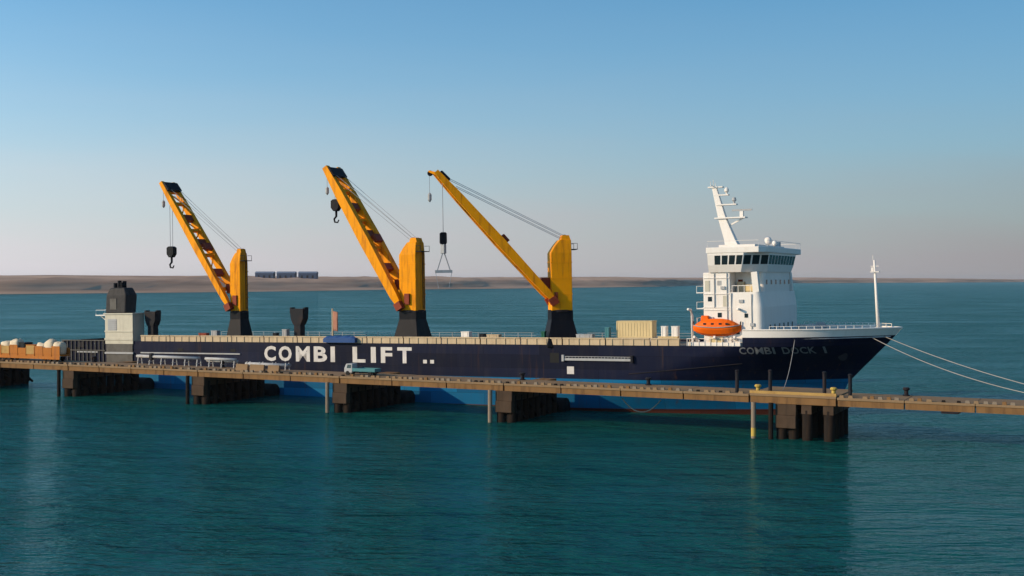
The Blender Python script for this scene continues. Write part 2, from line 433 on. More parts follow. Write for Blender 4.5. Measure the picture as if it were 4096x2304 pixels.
def hull_strip(zs, xa, name, m, parent, inset=0.0, top=False, smooth=True):
    """Shell of the hull between the given levels from x = xa forward, both sides meeting at the stem."""
    T = [i/26 for i in range(27)]
    b = MB(); grid = []
    for z in zs:
        x0 = lerp_tab(XB, z); xs = lerp_tab(STEM, z)
        row = [xa + (max(x0, xa)-xa)*i/14 for i in range(14)] if x0 > xa else []
        st = max(x0, xa)
        row += [st + (xs-st)*(1-(1-t)**1.35) for t in T]
        if x0 <= xa: row = [xa + (xs-xa)*(i/40)**1.0 for i in range(41)] if False else [st]*14 + [st + (xs-st)*(1-(1-t)**1.35) for t in T]
        grid.append([(x, half(x, z)-inset) for x in row])
    n = len(grid[0])
    for sgn in (-1, 1):
        b.add([(x, sgn*max(0.0, hb), z) for row, z in zip(grid, zs) for x, hb in row],
              [(k*n+i, k*n+i+1, (k+1)*n+i+1, (k+1)*n+i) for k in range(len(zs)-1) for i in range(n-1)])
    # close at xa
    m_ = len(zs)
    b.add([(grid[k][0][0], s*grid[k][0][1], zs[k]) for s in (-1, 1) for k in range(m_)], [(k, k+1, m_+k+1, m_+k) for k in range(m_-1)])
    if top:
        z = zs[-1]; row = grid[-1]
        b.add([(x, s*hb, z) for s in (-1, 1) for x, hb in row], [(i, i+1, n+i+1, n+i) for i in range(n-1)])
    me = bpy.data.meshes.new(name); me.from_pydata(b.v, [], b.f)
    import bmesh
    bm = bmesh.new(); bm.from_mesh(me); bmesh.ops.remove_doubles(bm, verts=bm.verts, dist=0.0015)
    bmesh.ops.dissolve_degenerate(bm, dist=0.001, edges=bm.edges)
    bmesh.ops.recalc_face_normals(bm, faces=bm.faces); bm.to_mesh(me); bm.free()
    for p in me.polygons: p.use_smooth = smooth
    o = link(name, me, m, parent)
    if smooth:
        e = o.modifiers.new('split', 'EDGE_SPLIT'); e.split_angle = R(35)
    return o
hull = hull_strip([-6, -3, -1, 0, 1.5, 3, 4.5, 6, 7.5, 9, 11.0], STERN, 'hull', 'hull_paint', ship)
tag(hull, 'dark blue hull with a brighter blue band above the waterline')
hull_strip([10.9, 11.7, 12.4], 41.5, 'forecastle_side', 'hull_paint', ship)
fb = hull_strip([12.4, 13.0, 13.6], 41.5, 'bow_bulwark', 'white_paint', ship, inset=-0.03)
MB().prism([(STERN+.1, -12.6, 10.3), (41.4, -12.0, 10.3), (41.4, 12.0, 10.3), (STERN+.1, 12.6, 10.3)], [(STERN+.1, -12.6, 10.5), (41.4, -12.0, 10.5), (41.4, 12.0, 10.5), (STERN+.1, 12.6, 10.5)]).build('main_deck', 'deck_paint', ship)
fd = [(x, -(half(x, 12.4)-0.1), 0) for x in [41.6+i*1.05 for i in range(21)]]
loop = [(x, y) for x, y, _ in fd] + [(x, -y) for x, y, _ in reversed(fd)]
MB().prism([(x, y, 12.1) for x, y in loop], [(x, y, 12.3) for x, y in loop]).build('forecastle_deck', 'grey_paint', ship)
# bulwark cap rail of the bow
for s in (-1, 1):
    MB().tube([(x, s*(half(x, 13.6)+0.03), 13.62) for x in [41.6+i*0.76 for i in range(30)]] + [(64.3, 0, 13.62)], 0.13, 6).build('cap_rail', 'white_paint', ship)

# main deck bulwark: one panel every eight metres, starboard side; open railing to port
x = -86.0
k = 0
while x < 30.5:
    x1 = min(x+7.75, 31.0)
    p = MB().box(x, x1, -12.72, -12.5, 11.0, 12.05).build('bulwark_panel', 'tan_paint', ship)
    MB().box(x, x1, -12.86, -12.38, 12.05, 12.25).build('cap_rail', 'tan_paint', p)
    for q in range(4):
        xx = x + 1 + q*1.9
        MB().box(xx, xx+0.12, -12.84, -12.72, 11.0, 12.05).build('stiffener', 'tan_paint', p)
    x = x1 + 0.25
for z in (10.95, 11.5, 12.0):
    MB().tube([(-86, 12.5, z), (34, 12.5, z)], 0.035, 5).build('port_rail', 'grey_paint', ship)
for i in range(41):
    MB().box(-86+3*i-.04, -86+3*i+.04, 12.46, 12.54, 10.5, 12.0).build('rail_post', 'grey_paint', ship)

# lettering on the side
def text_mesh(s, offset=0.0):
    cu = bpy.data.curves.new('t', 'FONT'); cu.body = s; cu.size = 1; cu.offset = offset; cu.resolution_u = 3
    o = bpy.data.objects.new('t', cu); col.objects.link(o)
    dg = bpy.context.evaluated_depsgraph_get()
    me = bpy.data.meshes.new_from_object(o.evaluated_get(dg))
    col.objects.unlink(o); bpy.data.objects.remove(o); bpy.data.curves.remove(cu)
    me.materials.clear()
    return me
def letter(ch, x0, x1, z0, z1, name, m, parent, off=0.03, bold=0.035, thick=0.02):
    me = text_mesh(ch, bold)
    xs = [v.co.x for v in me.vertices]; ys = [v.co.y for v in me.vertices]
    a, b, c, d = min(xs), max(xs), min(ys), max(ys)
    for v in me.vertices:
        px = x0 + (v.co.x-a)/(b-a)*(x1-x0); pz = z0 + (v.co.y-c)/(d-c)*(z1-z0)
        v.co = (px, -(half(px, pz)+off), pz)
    return link(name, me, m, parent)
word = [('C', -54.1, -51.3), ('O', -50.6, -47.5), ('M', -46.5, -43.2), ('B', -42.3, -39.2), ('I', -38.4, -37.4), ('L', -33.4, -30.5), ('I', -29.3, -28.2), ('F', -27.1, -24.6), ('T', -23.5, -20.4)]
for ch, x0, x1 in word:
    letter(ch, x0, x1, 7.35, 10.3, 'hull_letter', 'letter', ship)
for x0, x1 in ((-18.0, -17.2), (-16.5, -15.7)):
    MB().box(x0, x1, -12.74, -12.71, 7.4, 8.05).build('painted_mark', 'letter', ship)
nm = 'COMBI DOCK I'
xx = 40.9
for ch, w in zip(nm, (1.05, 1.1, 1.25, 1.05, .35, .75, 1.1, 1.1, 1.05, 1.05, .75, .35)):
    if ch != ' ':
        letter(ch, xx, xx+w, 9.7, 10.85, 'name_letter', 'letter_dim', ship, bold=0.02)
    xx += w + 0.16
MB().box(10.7, 12.0, -12.74, -12.71, 6.0, 7.3).build('painted_mark', 'letter', ship)

# side openings, boarding ladder, fender strakes
MB().box(7.5, 9.2, -12.73, -12.3, 7.9, 9.6).build('side_opening', 'rubber', ship)  # solid black box; the opening's inner shade is put into its colour
lad = MB().box(10.0, 22.6, -13.05, -12.75, 8.35, 8.75).build('boarding_ladder', 'grey_paint', ship)
MB().box(10.0, 22.6, -13.06, -13.0, 9.0, 9.08).build('ladder_rail', 'grey_paint', lad)
for i in range(22):
    MB().box(10.0+i*0.6-.03, 10.0+i*0.6+.03, -13.04, -12.98, 8.75, 9.0).build('ladder_post', 'grey_paint', lad)
MB().box(9.9, 10.3, -13.2, -12.73, 8.2, 9.3).build('ladder_bracket', 'grey_paint', ship)
MB().box(22.5, 22.9, -13.2, -12.73, 8.1, 9.3).build('ladder_bracket', 'dark_steel', ship)
for x0, x1 in ((-104, -98), (-86, -60)):
    MB().box(x0, x1, -12.9, -12.7, 8.5, 8.75).build('rubbing_strake', 'grey_paint', ship)
for xo in (-62.5, -76, -104.5):
    MB().box(xo, xo+1.3, -12.73, -12.4, 9.0, 9.6).build('side_opening', 'rubber', ship)  # black boxes again, with the shade inside the openings as colour
# knuckle line rising to the bow
MB().tube([(x, -(half(x, 6.2+0.10*(x-22))+0.02), 6.2+0.10*(x-22)) for x in [22+i*0.9 for i in range(22)]], 0.09, 6).build('knuckle_bar', 'dark_steel', ship)
# ribs on the plated stern quarter
for i in range(11):
    xx = -108.0 + i*1.15
    MB().box(xx, xx+0.16, -12.92, -12.68, 5.2, 11.0).build('stern_rib', 'stern_grey', ship)
for zz in (6.3, 8.9, 11.0):
    MB().box(-108.5, -95.9, -12.99, -12.67, zz, zz+0.18).build('stern_rail', 'stern_grey', ship)
for (xx, zz) in ((-107.2, 7.4), (-103.6, 9.6), (-100.3, 7.3)):
    MB().box(xx, xx+1.6, -12.84, -12.68, zz, zz+1.1).build('stern_plate', 'dark_steel', ship)

# --- funnel house
casing = MB().box(-95.7, -88.0, -12.98, -9.6, 10.4, 16.6).build('funnel_house', 'house_cream', ship)
tag(casing, 'pale house under the dark funnel at the stern')
MB().box(-96.0, -87.8, -13.2, -9.4, 16.6, 16.85).build('house_roof', 'house_cream', casing)
MB().box(-94.9, -92.4, -13.02, -12.9, 13.2, 15.6).build('louvre_panel', 'grey_paint', casing)
for i in range(5):
    MB().box(-94.8, -92.5, -13.1, -13.02, 13.4+i*0.43, 13.55+i*0.43).build('louvre_slat', 'grey_paint', casing)
for z0, z1, mm in ((12.9, 13.15, 'house_cream'), (11.2, 11.6, 'house_cream'), (8.3, 8.7, 'grey_paint')):
    MB().box(-95.8, -87.9, -13.12, -12.7, z0, z1).build('ledge', mm, ship if z1 < 10 else casing)
MB().box(-95.5, -88.2, -12.92, -12.69, 5.4, 10.38).build('side_plating', 'stern_grey', ship)
fn = MB().loft([[(x0, y0, z), (x1, y0, z), (x1, y1, z), (x0, y1, z)] for z, x0, x1, y0, y1 in ((16.85, -95.8, -90.2, -12.8, -9.6), (20.6, -95.6, -90.0, -12.7, -9.4), (22.2, -94.8, -90.8, -12.4, -9.8))]).build('funnel', 'funnel_dark', ship, bevel=0.25)
tag(fn, 'dark grey funnel with exhaust pipes on the stern house')
for xx, yy, hh in ((-94.0, -11.6, 1.0), (-93.0, -11.4, 1.5), (-92.0, -11.6, 1.1), (-92.6, -10.4, 1.4)):
    MB().lathe([(0.42, -1), (0.42, hh), (0.34, hh), (0.34, hh-0.5)], (xx, yy, 22.2), 12).build('exhaust_pipe', 'black_paint', fn, smooth=False)
MB().box(-94.4, -92.6, -12.86, -12.5, 17.6, 19.9).build('funnel_panel', 'stern_grey', fn)
lv = MB().box(-98.6, -95.9, -12.8, -10.2, 16.3, 16.5).build('aft_platform', 'white_paint', casing)
for yy in (-12.75, -10.25):
    MB().tube([(-98.5, yy, 16.5), (-98.5, yy, 17.5), (-95.8, yy, 17.5)], 0.06, 5).build('platform_rail', 'white_paint', casing)
MB().beam((-98.4, -11.5, 16.3), (-95.7, -11.5, 14.6), 0.2, 0.2).build('platform_brace', 'white_paint', casing)

# --- boom rests
def boom_rest(x, y, h, w, name='boom_rest'):
    o = MB().box(x-0.75, x+0.75, y-0.75, y+0.75, 10.5, 10.5+h*0.6).build(name, 'dark_steel', ship)
    MB().loft([[(x-a, y-0.9, z), (x+a, y-0.9, z), (x+a, y+0.9, z), (x-a, y+0.9, z)] for z, a in ((10.5+h*0.55, 0.85), (10.5+h*0.72, w/2), (10.5+h, w/2+0.1))]).build('saddle', 'dark_steel', o)
    MB().box(x-w/2-0.4, x-w/2, y-0.6, y+0.6, 10.5+h*0.86, 10.5+h+0.25).build('saddle_horn', 'dark_steel', o)
    MB().box(x+w/2, x+w/2+0.3, y-0.6, y+0.6, 10.5+h*0.86, 10.5+h+0.25).build('saddle_horn', 'dark_steel', o)
    return o
boom_rest(-85.5, -9.7, 6.6, 2.7)
boom_rest(-47.8, -9.7, 7.0, 2.9)

# --- cranes
def crane(bx, by, alpha, colw, cold, z_ped, z_top, piv_z, tip_r, tip_z, gird, gap0, gap1, hook_r, hook_z, hook_kind, label):
    ca, sa = math.cos(alpha), math.sin(alpha)
    def P(r, l, z): return (bx + r*ca - l*sa, by + r*sa + l*ca, z)
    def ring(z, r0, r1, w): return [P(r0, -w/2, z), P(r1, -w/2, z), P(r1, w/2, z), P(r0, w/2, z)]
    lat = Vector((-sa, ca, 0))
    w, d = colw, cold
    # tower: upright box, shoulders in towards the top
    tower = MB().loft([ring(z_ped, -d/2, d/2, w), ring(z_ped + (z_top-z_ped)*0.80, -d/2, d/2, w),
                       ring(z_ped + (z_top-z_ped)*0.90, -d/2, d*0.28, w*0.9), ring(z_top-0.25, -d/2, d*0.05, w*0.8)]).build('deck_crane', 'crane_yellow', ship, bevel=0.12)
    tag(tower, label)
    # pedestal, square above and flaring to the deck
    MB().loft([[P(-a, -b, z), P(a, -b, z), P(a, b, z), P(-a, b, z)] for z, a, b in ((10.5, d*0.78, w*0.82), (12.0, d*0.72, w*0.76), (z_ped-1.6, d*0.52, w*0.53), (z_ped, d*0.52, w*0.53))]).build('pedestal', 'black_paint', tower, bevel=0.1)
    MB().lathe([(w*0.55, 0), (w*0.60, 0.05), (w*0.60, 0.4), (w*0.55, 0.45)], (bx, by, z_ped-0.32), 24).build('slewing_ring', 'dark_steel', tower)
    # cab and service ledge
    zc = z_ped + (z_top-z_ped)*0.30
    cab = MB().loft([ring(zc, d/2, d/2+1.3, w*0.42), ring(zc+1.5, d/2, d/2+1.7, w*0.42), ring(zc+2.0, d/2, d/2+1.5, w*0.42)]).build('operator_cab', 'crane_red_and_shade', tower)
    MB().add([P(d/2+1.42, -w*0.17, zc+0.35), P(d/2+1.42, w*0.17, zc+0.35), P(d/2+1.74, w*0.17, zc+1.45), P(d/2+1.74, -w*0.17, zc+1.45)], [(0,1,2,3)]).build('cab_window', 'glass', tower)
    zl = z_ped + (z_top-z_ped)*0.84
    MB().loft([ring(zl, -d/2-1.1, -d/2+0.02, w*0.9), ring(zl+0.14, -d/2-1.1, -d/2+0.02, w*0.9)]).build('service_platform', 'dark_steel', tower)
    for l in (-w*0.45, w*0.45):
        MB().tube([P(-d/2-1.05, l, zl), P(-d/2-1.05, l, zl+1.1), P(-d/2, l, zl+1.1)], 0.05, 5).build('platform_rail', 'dark_steel', tower)
    MB().box(bx-0.5, bx+0.5, by-w*0.62, by-w*0.5, z_ped+1.2, z_ped+3.2).build('access_door', 'crane_red_and_shade', tower)
    for l in (-w*0.2, w*0.2):
        MB().lathe([(0.5, 0), (0.62, 0.02), (0.62, 0.2), (0.5, 0.22)], (0, 0, 0), 14).build('top_sheave', 'crane_red_and_shade', tower).matrix_local = Matrix.Translation(P(-d*0.22, l, z_top+0.05)) @ Matrix.Rotation(alpha, 4, 'Z') @ Matrix.Rotation(R(90), 4, 'X')
    MB().loft([ring(z_top-0.4, -d*0.5, -d*0.02, w*0.66), ring(z_top+0.55, -d*0.42, -d*0.1, w*0.6)]).build('top_housing', 'crane_yellow', tower)
    # ladder with its safety hoops on the tower flank
    lz0, lz1 = z_ped+0.3, z_ped+(z_top-z_ped)*0.84
    for l in (-0.25, 0.25):
        MB().beam(P(-d/2-0.12, l-w*0.25, lz0), P(-d/2-0.12, l-w*0.25, lz1), 0.08, 0.08).build('ladder_rail', 'dark_steel', tower)
    for q in range(int((lz1-lz0)/0.9)):
        MB().beam(P(-d/2-0.12, -0.25-w*0.25, lz0+0.4+q*0.9), P(-d/2-0.12, 0.25-w*0.25, lz0+0.4+q*0.9), 0.06, 0.06).build('ladder_rung', 'dark_steel', tower)
    for fz in (0.22, 0.44, 0.66):
        zz = z_ped+(z_top-z_ped)*fz
        MB().loft([ring(zz, -d/2-0.05, d/2+0.05, w+0.1), ring(zz+0.16, -d/2-0.05, d/2+0.05, w+0.1)]).build('tower_band', 'crane_yellow', tower)
    # boom: two box girders joined by cross members
    pr = d*0.42
    a0 = [Vector(P(pr, s*gap0/2, piv_z)) for s in (-1, 1)]
    a1 = [Vector(P(tip_r, s*gap1/2, tip_z)) for s in (-1, 1)]
    for q in (0, 1):
        mid = a0[q].lerp(a1[q], 0.45)
        n = MB()
        dirv = (a1[q]-a0[q]).normalized(); u = (lat - dirv*lat.dot(dirv)).normalized(); nn = u.cross(dirv)
        rings = []
        for t, ww, hh in ((0, 0.8, 0.6), (0.06, 1, 0.85), (0.45, 1, 1.12), (0.8, 0.95, 0.95), (1.0, 0.8, 0.6)):
            c = a0[q].lerp(a1[q], t)
            rings.append([c + u*(sx*gird*ww/2) + nn*(sz*gird*1.35*hh/2) for sx, sz in ((-1,-1),(1,-1),(1,1),(-1,1))])
        n.loft(rings).build('boom_girder', 'crane_yellow', tower)
        # pivot bracket
        MB().beam(P(d*0.3, (-1, 1)[q]*gap0/2, piv_z-0.9), P(pr+0.3, (-1, 1)[q]*gap0/2, piv_z+0.3), gird*1.3, 1.4, side=lat).build('boom_hinge', 'crane_red_and_shade', tower)
    for t, big in ((0.13, 0), (0.26, 1), (0.40, 0), (0.50, 1), (0.60, 0), (0.70, 1), (0.82, 0), (0.92, 0)):
        p0 = a0[0].lerp(a1[0], t); p1 = a0[1].lerp(a1[1], t)
        dirv = (a1[0]-a0[0]).normalized()
        MB().beam(p0, p1, 0.5+0.9*big, gird*(1.0 if big else 0.7), side=dirv).build('cross_member', 'crane_red_and_shade' if big else 'crane_yellow', tower)  # large ones red-brown: the shade on their faces is put into the colour
    # diagonal lacing
    ts = (0.13, 0.26, 0.40, 0.50, 0.60, 0.70, 0.82, 0.92)
    for i in range(len(ts)-1):
        q = i % 2
        MB().beam(a0[q].lerp(a1[q], ts[i]), a0[1-q].lerp(a1[1-q], ts[i+1]), 0.22, 0.22).build('lacing', 'crane_yellow', tower)
    # head: sheave nest, fly arm
    dirv = (a1[0]-a0[0]).normalized(); h0 = (a0[0]+a0[1])/2; h1 = (a1[0]+a1[1])/2; nn = lat.cross(dirv)
    if nn.z < 0: nn = -nn
    MB().beam(h1-dirv*2.7+nn*0.62, h1-dirv*0.5+nn*0.5, gap1+gird*0.7, 0.8, side=lat).build('sheave_nest', 'dark_steel', tower, bevel=0.2)
    MB().beam(h1-dirv*0.6, h1+Vector((ca, sa, 0.0))*1.2+Vector((0,0,0.15)), gap1*0.7, 0.6, side=lat, w1=0.5, h1=0.3).build('fly_arm', 'crane_yellow', tower)
    MB().lathe([(0.35, -0.15), (0.5, -0.1), (0.5, 0.1), (0.35, 0.15)], (0,0,0), 14).build('head_sheave', 'dark_steel', tower).matrix_local = Matrix.Translation(h1+Vector((ca, sa, 0))*0.9+Vector((0,0,-0.2))) @ Matrix.Rotation(alpha, 4, 'Z') @ Matrix.Rotation(R(90), 4, 'X')
    # a small walkway box on the boom back
    MB().beam(h0.lerp(h1, 0.42)+nn*gird*1.1, h0.lerp(h1, 0.47)+nn*gird*1.1, gap1*0.6, 0.7, side=lat).build('boom_winch', 'crane_red_and_shade', tower)
    # luffing ropes
    for l in (-1, 1):
        for off, e in ((-2.4, 0.45), (-4.2, -0.2)):
            MB().tube([h1+dirv*off+lat*(l*gap1*0.38)+nn*0.9, Vector(P(-d*0.2, l*w*0.24, z_top+e))], 0.045, 5).build('luffing_rope', 'wire', tower)
    # hoist ropes, block and hook
    hp = Vector(P(hook_r, 0, 0)); t = (hook_r-pr)/(tip_r-pr); ztop = piv_z + (tip_z-piv_z)*min(1, t)
    for l in (-0.35, 0.35):
        MB().tube([Vector(P(hook_r+0.1*l, l, min(ztop, tip_z)-0.5)), Vector(P(hook_r, l, hook_z+0.2))], 0.05, 5).build('hoist_rope', 'wire', tower)
    hm = 'black_paint'
    if hook_kind == 'block':
        MB().loft([[P(hook_r+sx*a, sy*0.55, hook_z+z) for sx, sy in ((-1,-1),(1,-1),(1,1),(-1,1))] for z, a in ((0.3, 0.45), (0.0, 0.95), (-1.3, 0.95), (-2.0, 0.4))]).build('hook_block', hm, tower, bevel=0.1)
        MB().tube([P(hook_r, 0, hook_z-1.9), P(hook_r, 0, hook_z-3.0), P(hook_r+0.5, 0, hook_z-3.5), P(hook_r+0.35, 0, hook_z-4.1), P(hook_r-0.3, 0, hook_z-4.2), P(hook_r-0.6, 0, hook_z-3.7)], 0.24, 8, 0.12).build('hook', hm, tower, smooth=True)
    else:
        MB().loft([[P(hook_r+sx*a, sy*0.5, hook_z+z) for sx, sy in ((-1,-1),(1,-1),(1,1),(-1,1))] for z, a in ((0.2, 0.4), (0.0, 0.6), (-1.6, 0.62), (-1.9, 0.45))]).build('hook_block', hm, tower, bevel=0.1)
        MB().box(hp.x-0.4, hp.x+0.4, hp.y-0.4, hp.y+0.4, hook_z-3.5, hook_z-1.85).build('hook', 'grey_paint', tower, bevel=0.1)
        for s in (-1, 1):
            MB().tube([P(hook_r+0.15*s, 0, hook_z-3.4), P(hook_r+1.15*s, 0, hook_z-6.5)], 0.10, 6).build('sling', 'wire', tower)
        MB().beam(P(hook_r-1.5, 0, hook_z-6.6), P(hook_r+1.5, 0, hook_z-6.6), 0.5, 0.5, side=lat).build('spreader_bar', 'grey_paint', tower)
        for s in (-1, 1):
            MB().tube([P(hook_r+1.4*s, 0, hook_z-6.8), P(hook_r+0.9*s, 0, hook_z-9.5)], 0.04, 5).build('tag_line', 'wire', tower)
    # spare auxiliary hook from the fly arm
    ax = tip_r+1.05
    MB().tube([P(ax, 0, tip_z-0.2), P(ax, 0, tip_z-3.6)], 0.04, 5).build('auxiliary_rope', 'wire', tower)
    MB().lathe([(0.12, 0), (0.34, -0.3), (0.34, -1.2), (0.1, -1.6)], P(ax, 0, tip_z-3.6), 10).build('auxiliary_hook', 'grey_paint', tower)
    return tower
AFT = math.pi
def W(z, s): return z - TRIM*s     # world height at a station to height above the ship's base
crane(-63.0, -9.2, AFT, 2.5, 2.6, W(16.0, -63), W(28.0, -63), W(17.2, -63), 18.6, W(42.6, -82), 0.95, 3.9, 3.4, 17.6, W(29.0, -81), 'block', 'yellow deck crane nearest the funnel, boom raised over the stern')
crane(-22.2, -9.2, AFT, 3.5, 3.6, W(16.6, -22), W(29.6, -22), W(17.8, -22), 17.9, W(44.0, -41), 1.35, 4.3, 3.7, 16.9, W(37.6, -39.5), 'block', 'middle yellow deck crane, its boom raised highest of the three')
crane(8.0, -9.2, R(214.5), 3.7, 3.7, W(17.0, 8), W(29.6, 8), W(19.0, 8), 21.6, W(41.0, -11), 1.05, 3.7, 2.6, 20.4, W(30.4, -9), 'spreader', 'yellow deck crane beside the white superstructure, boom swung out with a spreader bar')

# --- superstructure
BX0, BX1 = 34.9, 44.4
def rounded_front(x0, x1, yw, r, z, n=6):
    pts = [(x0, -yw, z)]
    for s, a0 in ((-1, -90), (1, 0)):
        cx, cy = x1-r, s*(yw-r)
        for i in range(n+1):
            a = R(a0 + 90*i/n); pts.append((cx+r*math.cos(a), cy+r*math.sin(a), z))
    pts.append((x0, yw, z))
    return pts
house = MB().prism([(BX0, -11.9, 10.5), (39.4, -11.9, 10.5), (39.4, 11.9, 10.5), (BX0, 11.9, 10.5)], [(BX0, -11.9, 22.95), (39.4, -11.9, 22.95), (39.4, 11.9, 22.95), (BX0, 11.9, 22.95)]).build('accommodation_block', 'white_paint', ship, bevel=0.12)
tag(house, 'tall white accommodation block under the wheelhouse')
MB().box(39.4, 41.45, -11.85, 11.85, 10.5, 12.25).build('house_base', 'white_paint', house)
MB().loft([rounded_front(39.4, BX1+0.35, 11.9, 1.0, 12.25), rounded_front(39.4, BX1+0.35, 11.95, 1.0, 17.2), rounded_front(39.4, BX1, 11.85, 1.0, 19.7)]).build('front_house', 'white_paint', house)
MB().loft([rounded_front(39.4, BX1-0.15, 8.6, 0.7, 19.7), rounded_front(39.4, BX1-0.15, 8.6, 0.7, 22.95)]).build('upper_house', 'white_paint', house)
for s in (-1, 1):
    MB().beam((43.6, s*11.2, 19.7), (43.3, s*11.2, 22.95), 1.0, 1.1, side=(1,0,0)).build('wing_pillar', 'white_paint', house)
    MB().tube([(39.5, s*11.6, 20.75), (43.0, s*11.6, 20.75)], 0.06, 5).build('balcony_rail', 'white_paint', house)
    for i in range(4):
        MB().box(39.6+i*1.0, 39.68+i*1.0, s*11.6-.04, s*11.6+.04, 19.7, 20.75).build('balcony_post', 'white_paint', house)
MB().box(39.9, 41.0, -9.6, -8.62, 19.7, 21.4).build('locker', 'tan_paint', house)
MB().box(41.3, 43.0, -9.9, -8.62, 19.7, 20.9).build('locker', 'cream_box', house)
MB().box(39.8, 40.6, -8.66, -8.58, 19.75, 21.75).build('door', 'crane_red_and_shade', house)
# side windows, doors, deck edges
for z in (13.3, 16.0, 18.6, 21.2):
    for xw in (36.0, 37.6):
        if z < 14 or (z, xw) in ((16.0, 36.0), (18.6, 37.6), (21.2, 36.0)): continue
        MB().box(xw-0.33, xw+0.33, -11.95, -11.85, z-0.35, z+0.4).build('window', 'grey_paint' if (z > 20) else 'glass', house)
for z in (12.9, 15.6):
    for xw in ((40.6,) if z < 14 else (42.0,)):
        MB().box(xw-0.28, xw+0.28, -12.0, -11.9, z, z+0.65).build('window', 'glass', house)
for z in (13.6, 17.4, 20.9):
    for i in range(6):
        yy = -7.5 + 3.0*i
        if z > 20 and abs(yy) > 8: continue
        xf = (BX1+0.35 if z < 17.2 else BX1+0.1) if z < 19.7 else BX1-0.15
        MB().box(xf-0.06, xf+0.05, yy-0.35, yy+0.35, z, z+0.75).build('window', 'glass', house)
for z in (14.6, 17.2):
    MB().box(BX0-0.08, 39.3, -12.02, -11.9, z, z+0.12).build('deck_edge', 'white_paint', house)
for z in (13.2, 15.9, 18.5, 21.1):
    MB().box(BX0+0.05, 39.3, -12.04, -11.88, z+0.9, z+1.02).build('deck_edge', 'white_paint', house)
for xw, z in ((37.2, 12.6), (38.6, 17.4), (35.6, 19.9)):
    d_ = MB().box(xw-0.4, xw+0.4, -11.97, -11.88, z, z+1.75).build('door', 'house_cream', house)
for xw, z0, z1 in ((38.9, 12.0, 22.8), (36.8, 17.2, 22.8), (42.9, 12.4, 19.4)):
    MB().tube([(xw, -12.03, z0), (xw, -12.03, z1)], 0.07, 6).build('drain_pipe', 'grey_paint', house)
for xw, z in ((36.2, 15.2), (38.2, 20.2), (41.2, 18.0), (43.0, 14.2)):
    MB().box(xw-0.35, xw+0.35, -12.12, -11.85, z, z+0.5).build('vent_grille', 'grey_paint', house)
# aft landings and stair
for z in (14.4, 17.0, 19.6):
    pl = MB().box(BX0-1.2, BX0, -11.9, -7.5, z, z+0.15).build('landing', 'white_paint', house)
    MB().tube([(BX0-1.15, -11.85, z+0.1), (BX0-1.15, -11.85, z+1.15), (BX0-1.15, -7.6, z+1.15), (BX0-1.15, -7.6, z+0.1)], 0.05, 5).build('landing_rail', 'white_paint', house)
MB().tube([(39.5, -12.02, 10.6), (39.5, -12.02, 19.6)], 0.12, 6).build('drain_pipe', 'white_paint', house)
# wheelhouse: square roof over a chamfered window band that flares outwards
def wh(x0, x1, yw, cf, z): return [(x0, -yw, z), (x1-cf, -yw, z), (x1, -yw+cf*1.25, z), (x1, yw-cf*1.25, z), (x1-cf, yw, z), (x0, yw, z)]
WX0, WX1 = 36.0, 45.2
wheel = MB().loft([wh(WX0, WX1-0.7, 12.2, 3.2, 22.95), wh(WX0, WX1-0.35, 12.7, 3.2, 24.1), wh(WX0, WX1, 13.0, 3.2, 25.75), wh(WX0, WX1, 13.0, 3.2, 26.05)]).build('wheelhouse', 'white_paint', ship)
tag(wheel, 'white wheelhouse with a band of dark windows')
MB().loft([[(WX0-0.2, -13.1, z), (WX1-0.7, -13.1, z), (WX1+0.35, -11.5, z), (WX1+0.35, 11.5, z), (WX1-0.7, 13.1, z), (WX0-0.2, 13.1, z)] for z in (26.05, 27.0)]).build('roof_slab', 'white_paint', wheel, bevel=0.1)
MB().box(WX0+1.2, WX1-2.0, -10.5, 9.0, 27.0, 27.45).build('roof_deckhouse', 'white_paint', wheel)
lo = wh(WX0, WX1-0.35, 12.7, 3.2, 24.1); hi = wh(WX0, WX1, 13.0, 3.2, 25.75)
def panes(i, j, n, ta=0.0, tb=1.0):
    A, B, C, D = (Vector(p) for p in (lo[i], lo[j], hi[j], hi[i]))
    nrm = (B-A).cross(D-A).normalized()
    cen = Vector((40, 0, 25))
    if nrm.dot((A+C)/2 - cen) < 0: nrm = -nrm
    for k in range(n):
        t0 = ta + (tb-ta)*(k+0.10)/n; t1 = ta + (tb-ta)*(k+0.90)/n
        q = [A.lerp(B, t0).lerp(D.lerp(C, t0), 0.06), A.lerp(B, t1).lerp(D.lerp(C, t1), 0.06), A.lerp(B, t1).lerp(D.lerp(C, t1), 0.95), A.lerp(B, t0).lerp(D.lerp(C, t0), 0.95)]
        MB().prism([p - nrm*0.05 for p in q], [p + nrm*0.03 for p in q]).build('window_pane', 'glass', wheel)
panes(0, 1, 4, 0.18, 1.0); panes(1, 2, 3); panes(2, 3, 9); panes(3, 4, 3); panes(4, 5, 4, 0, 0.82)
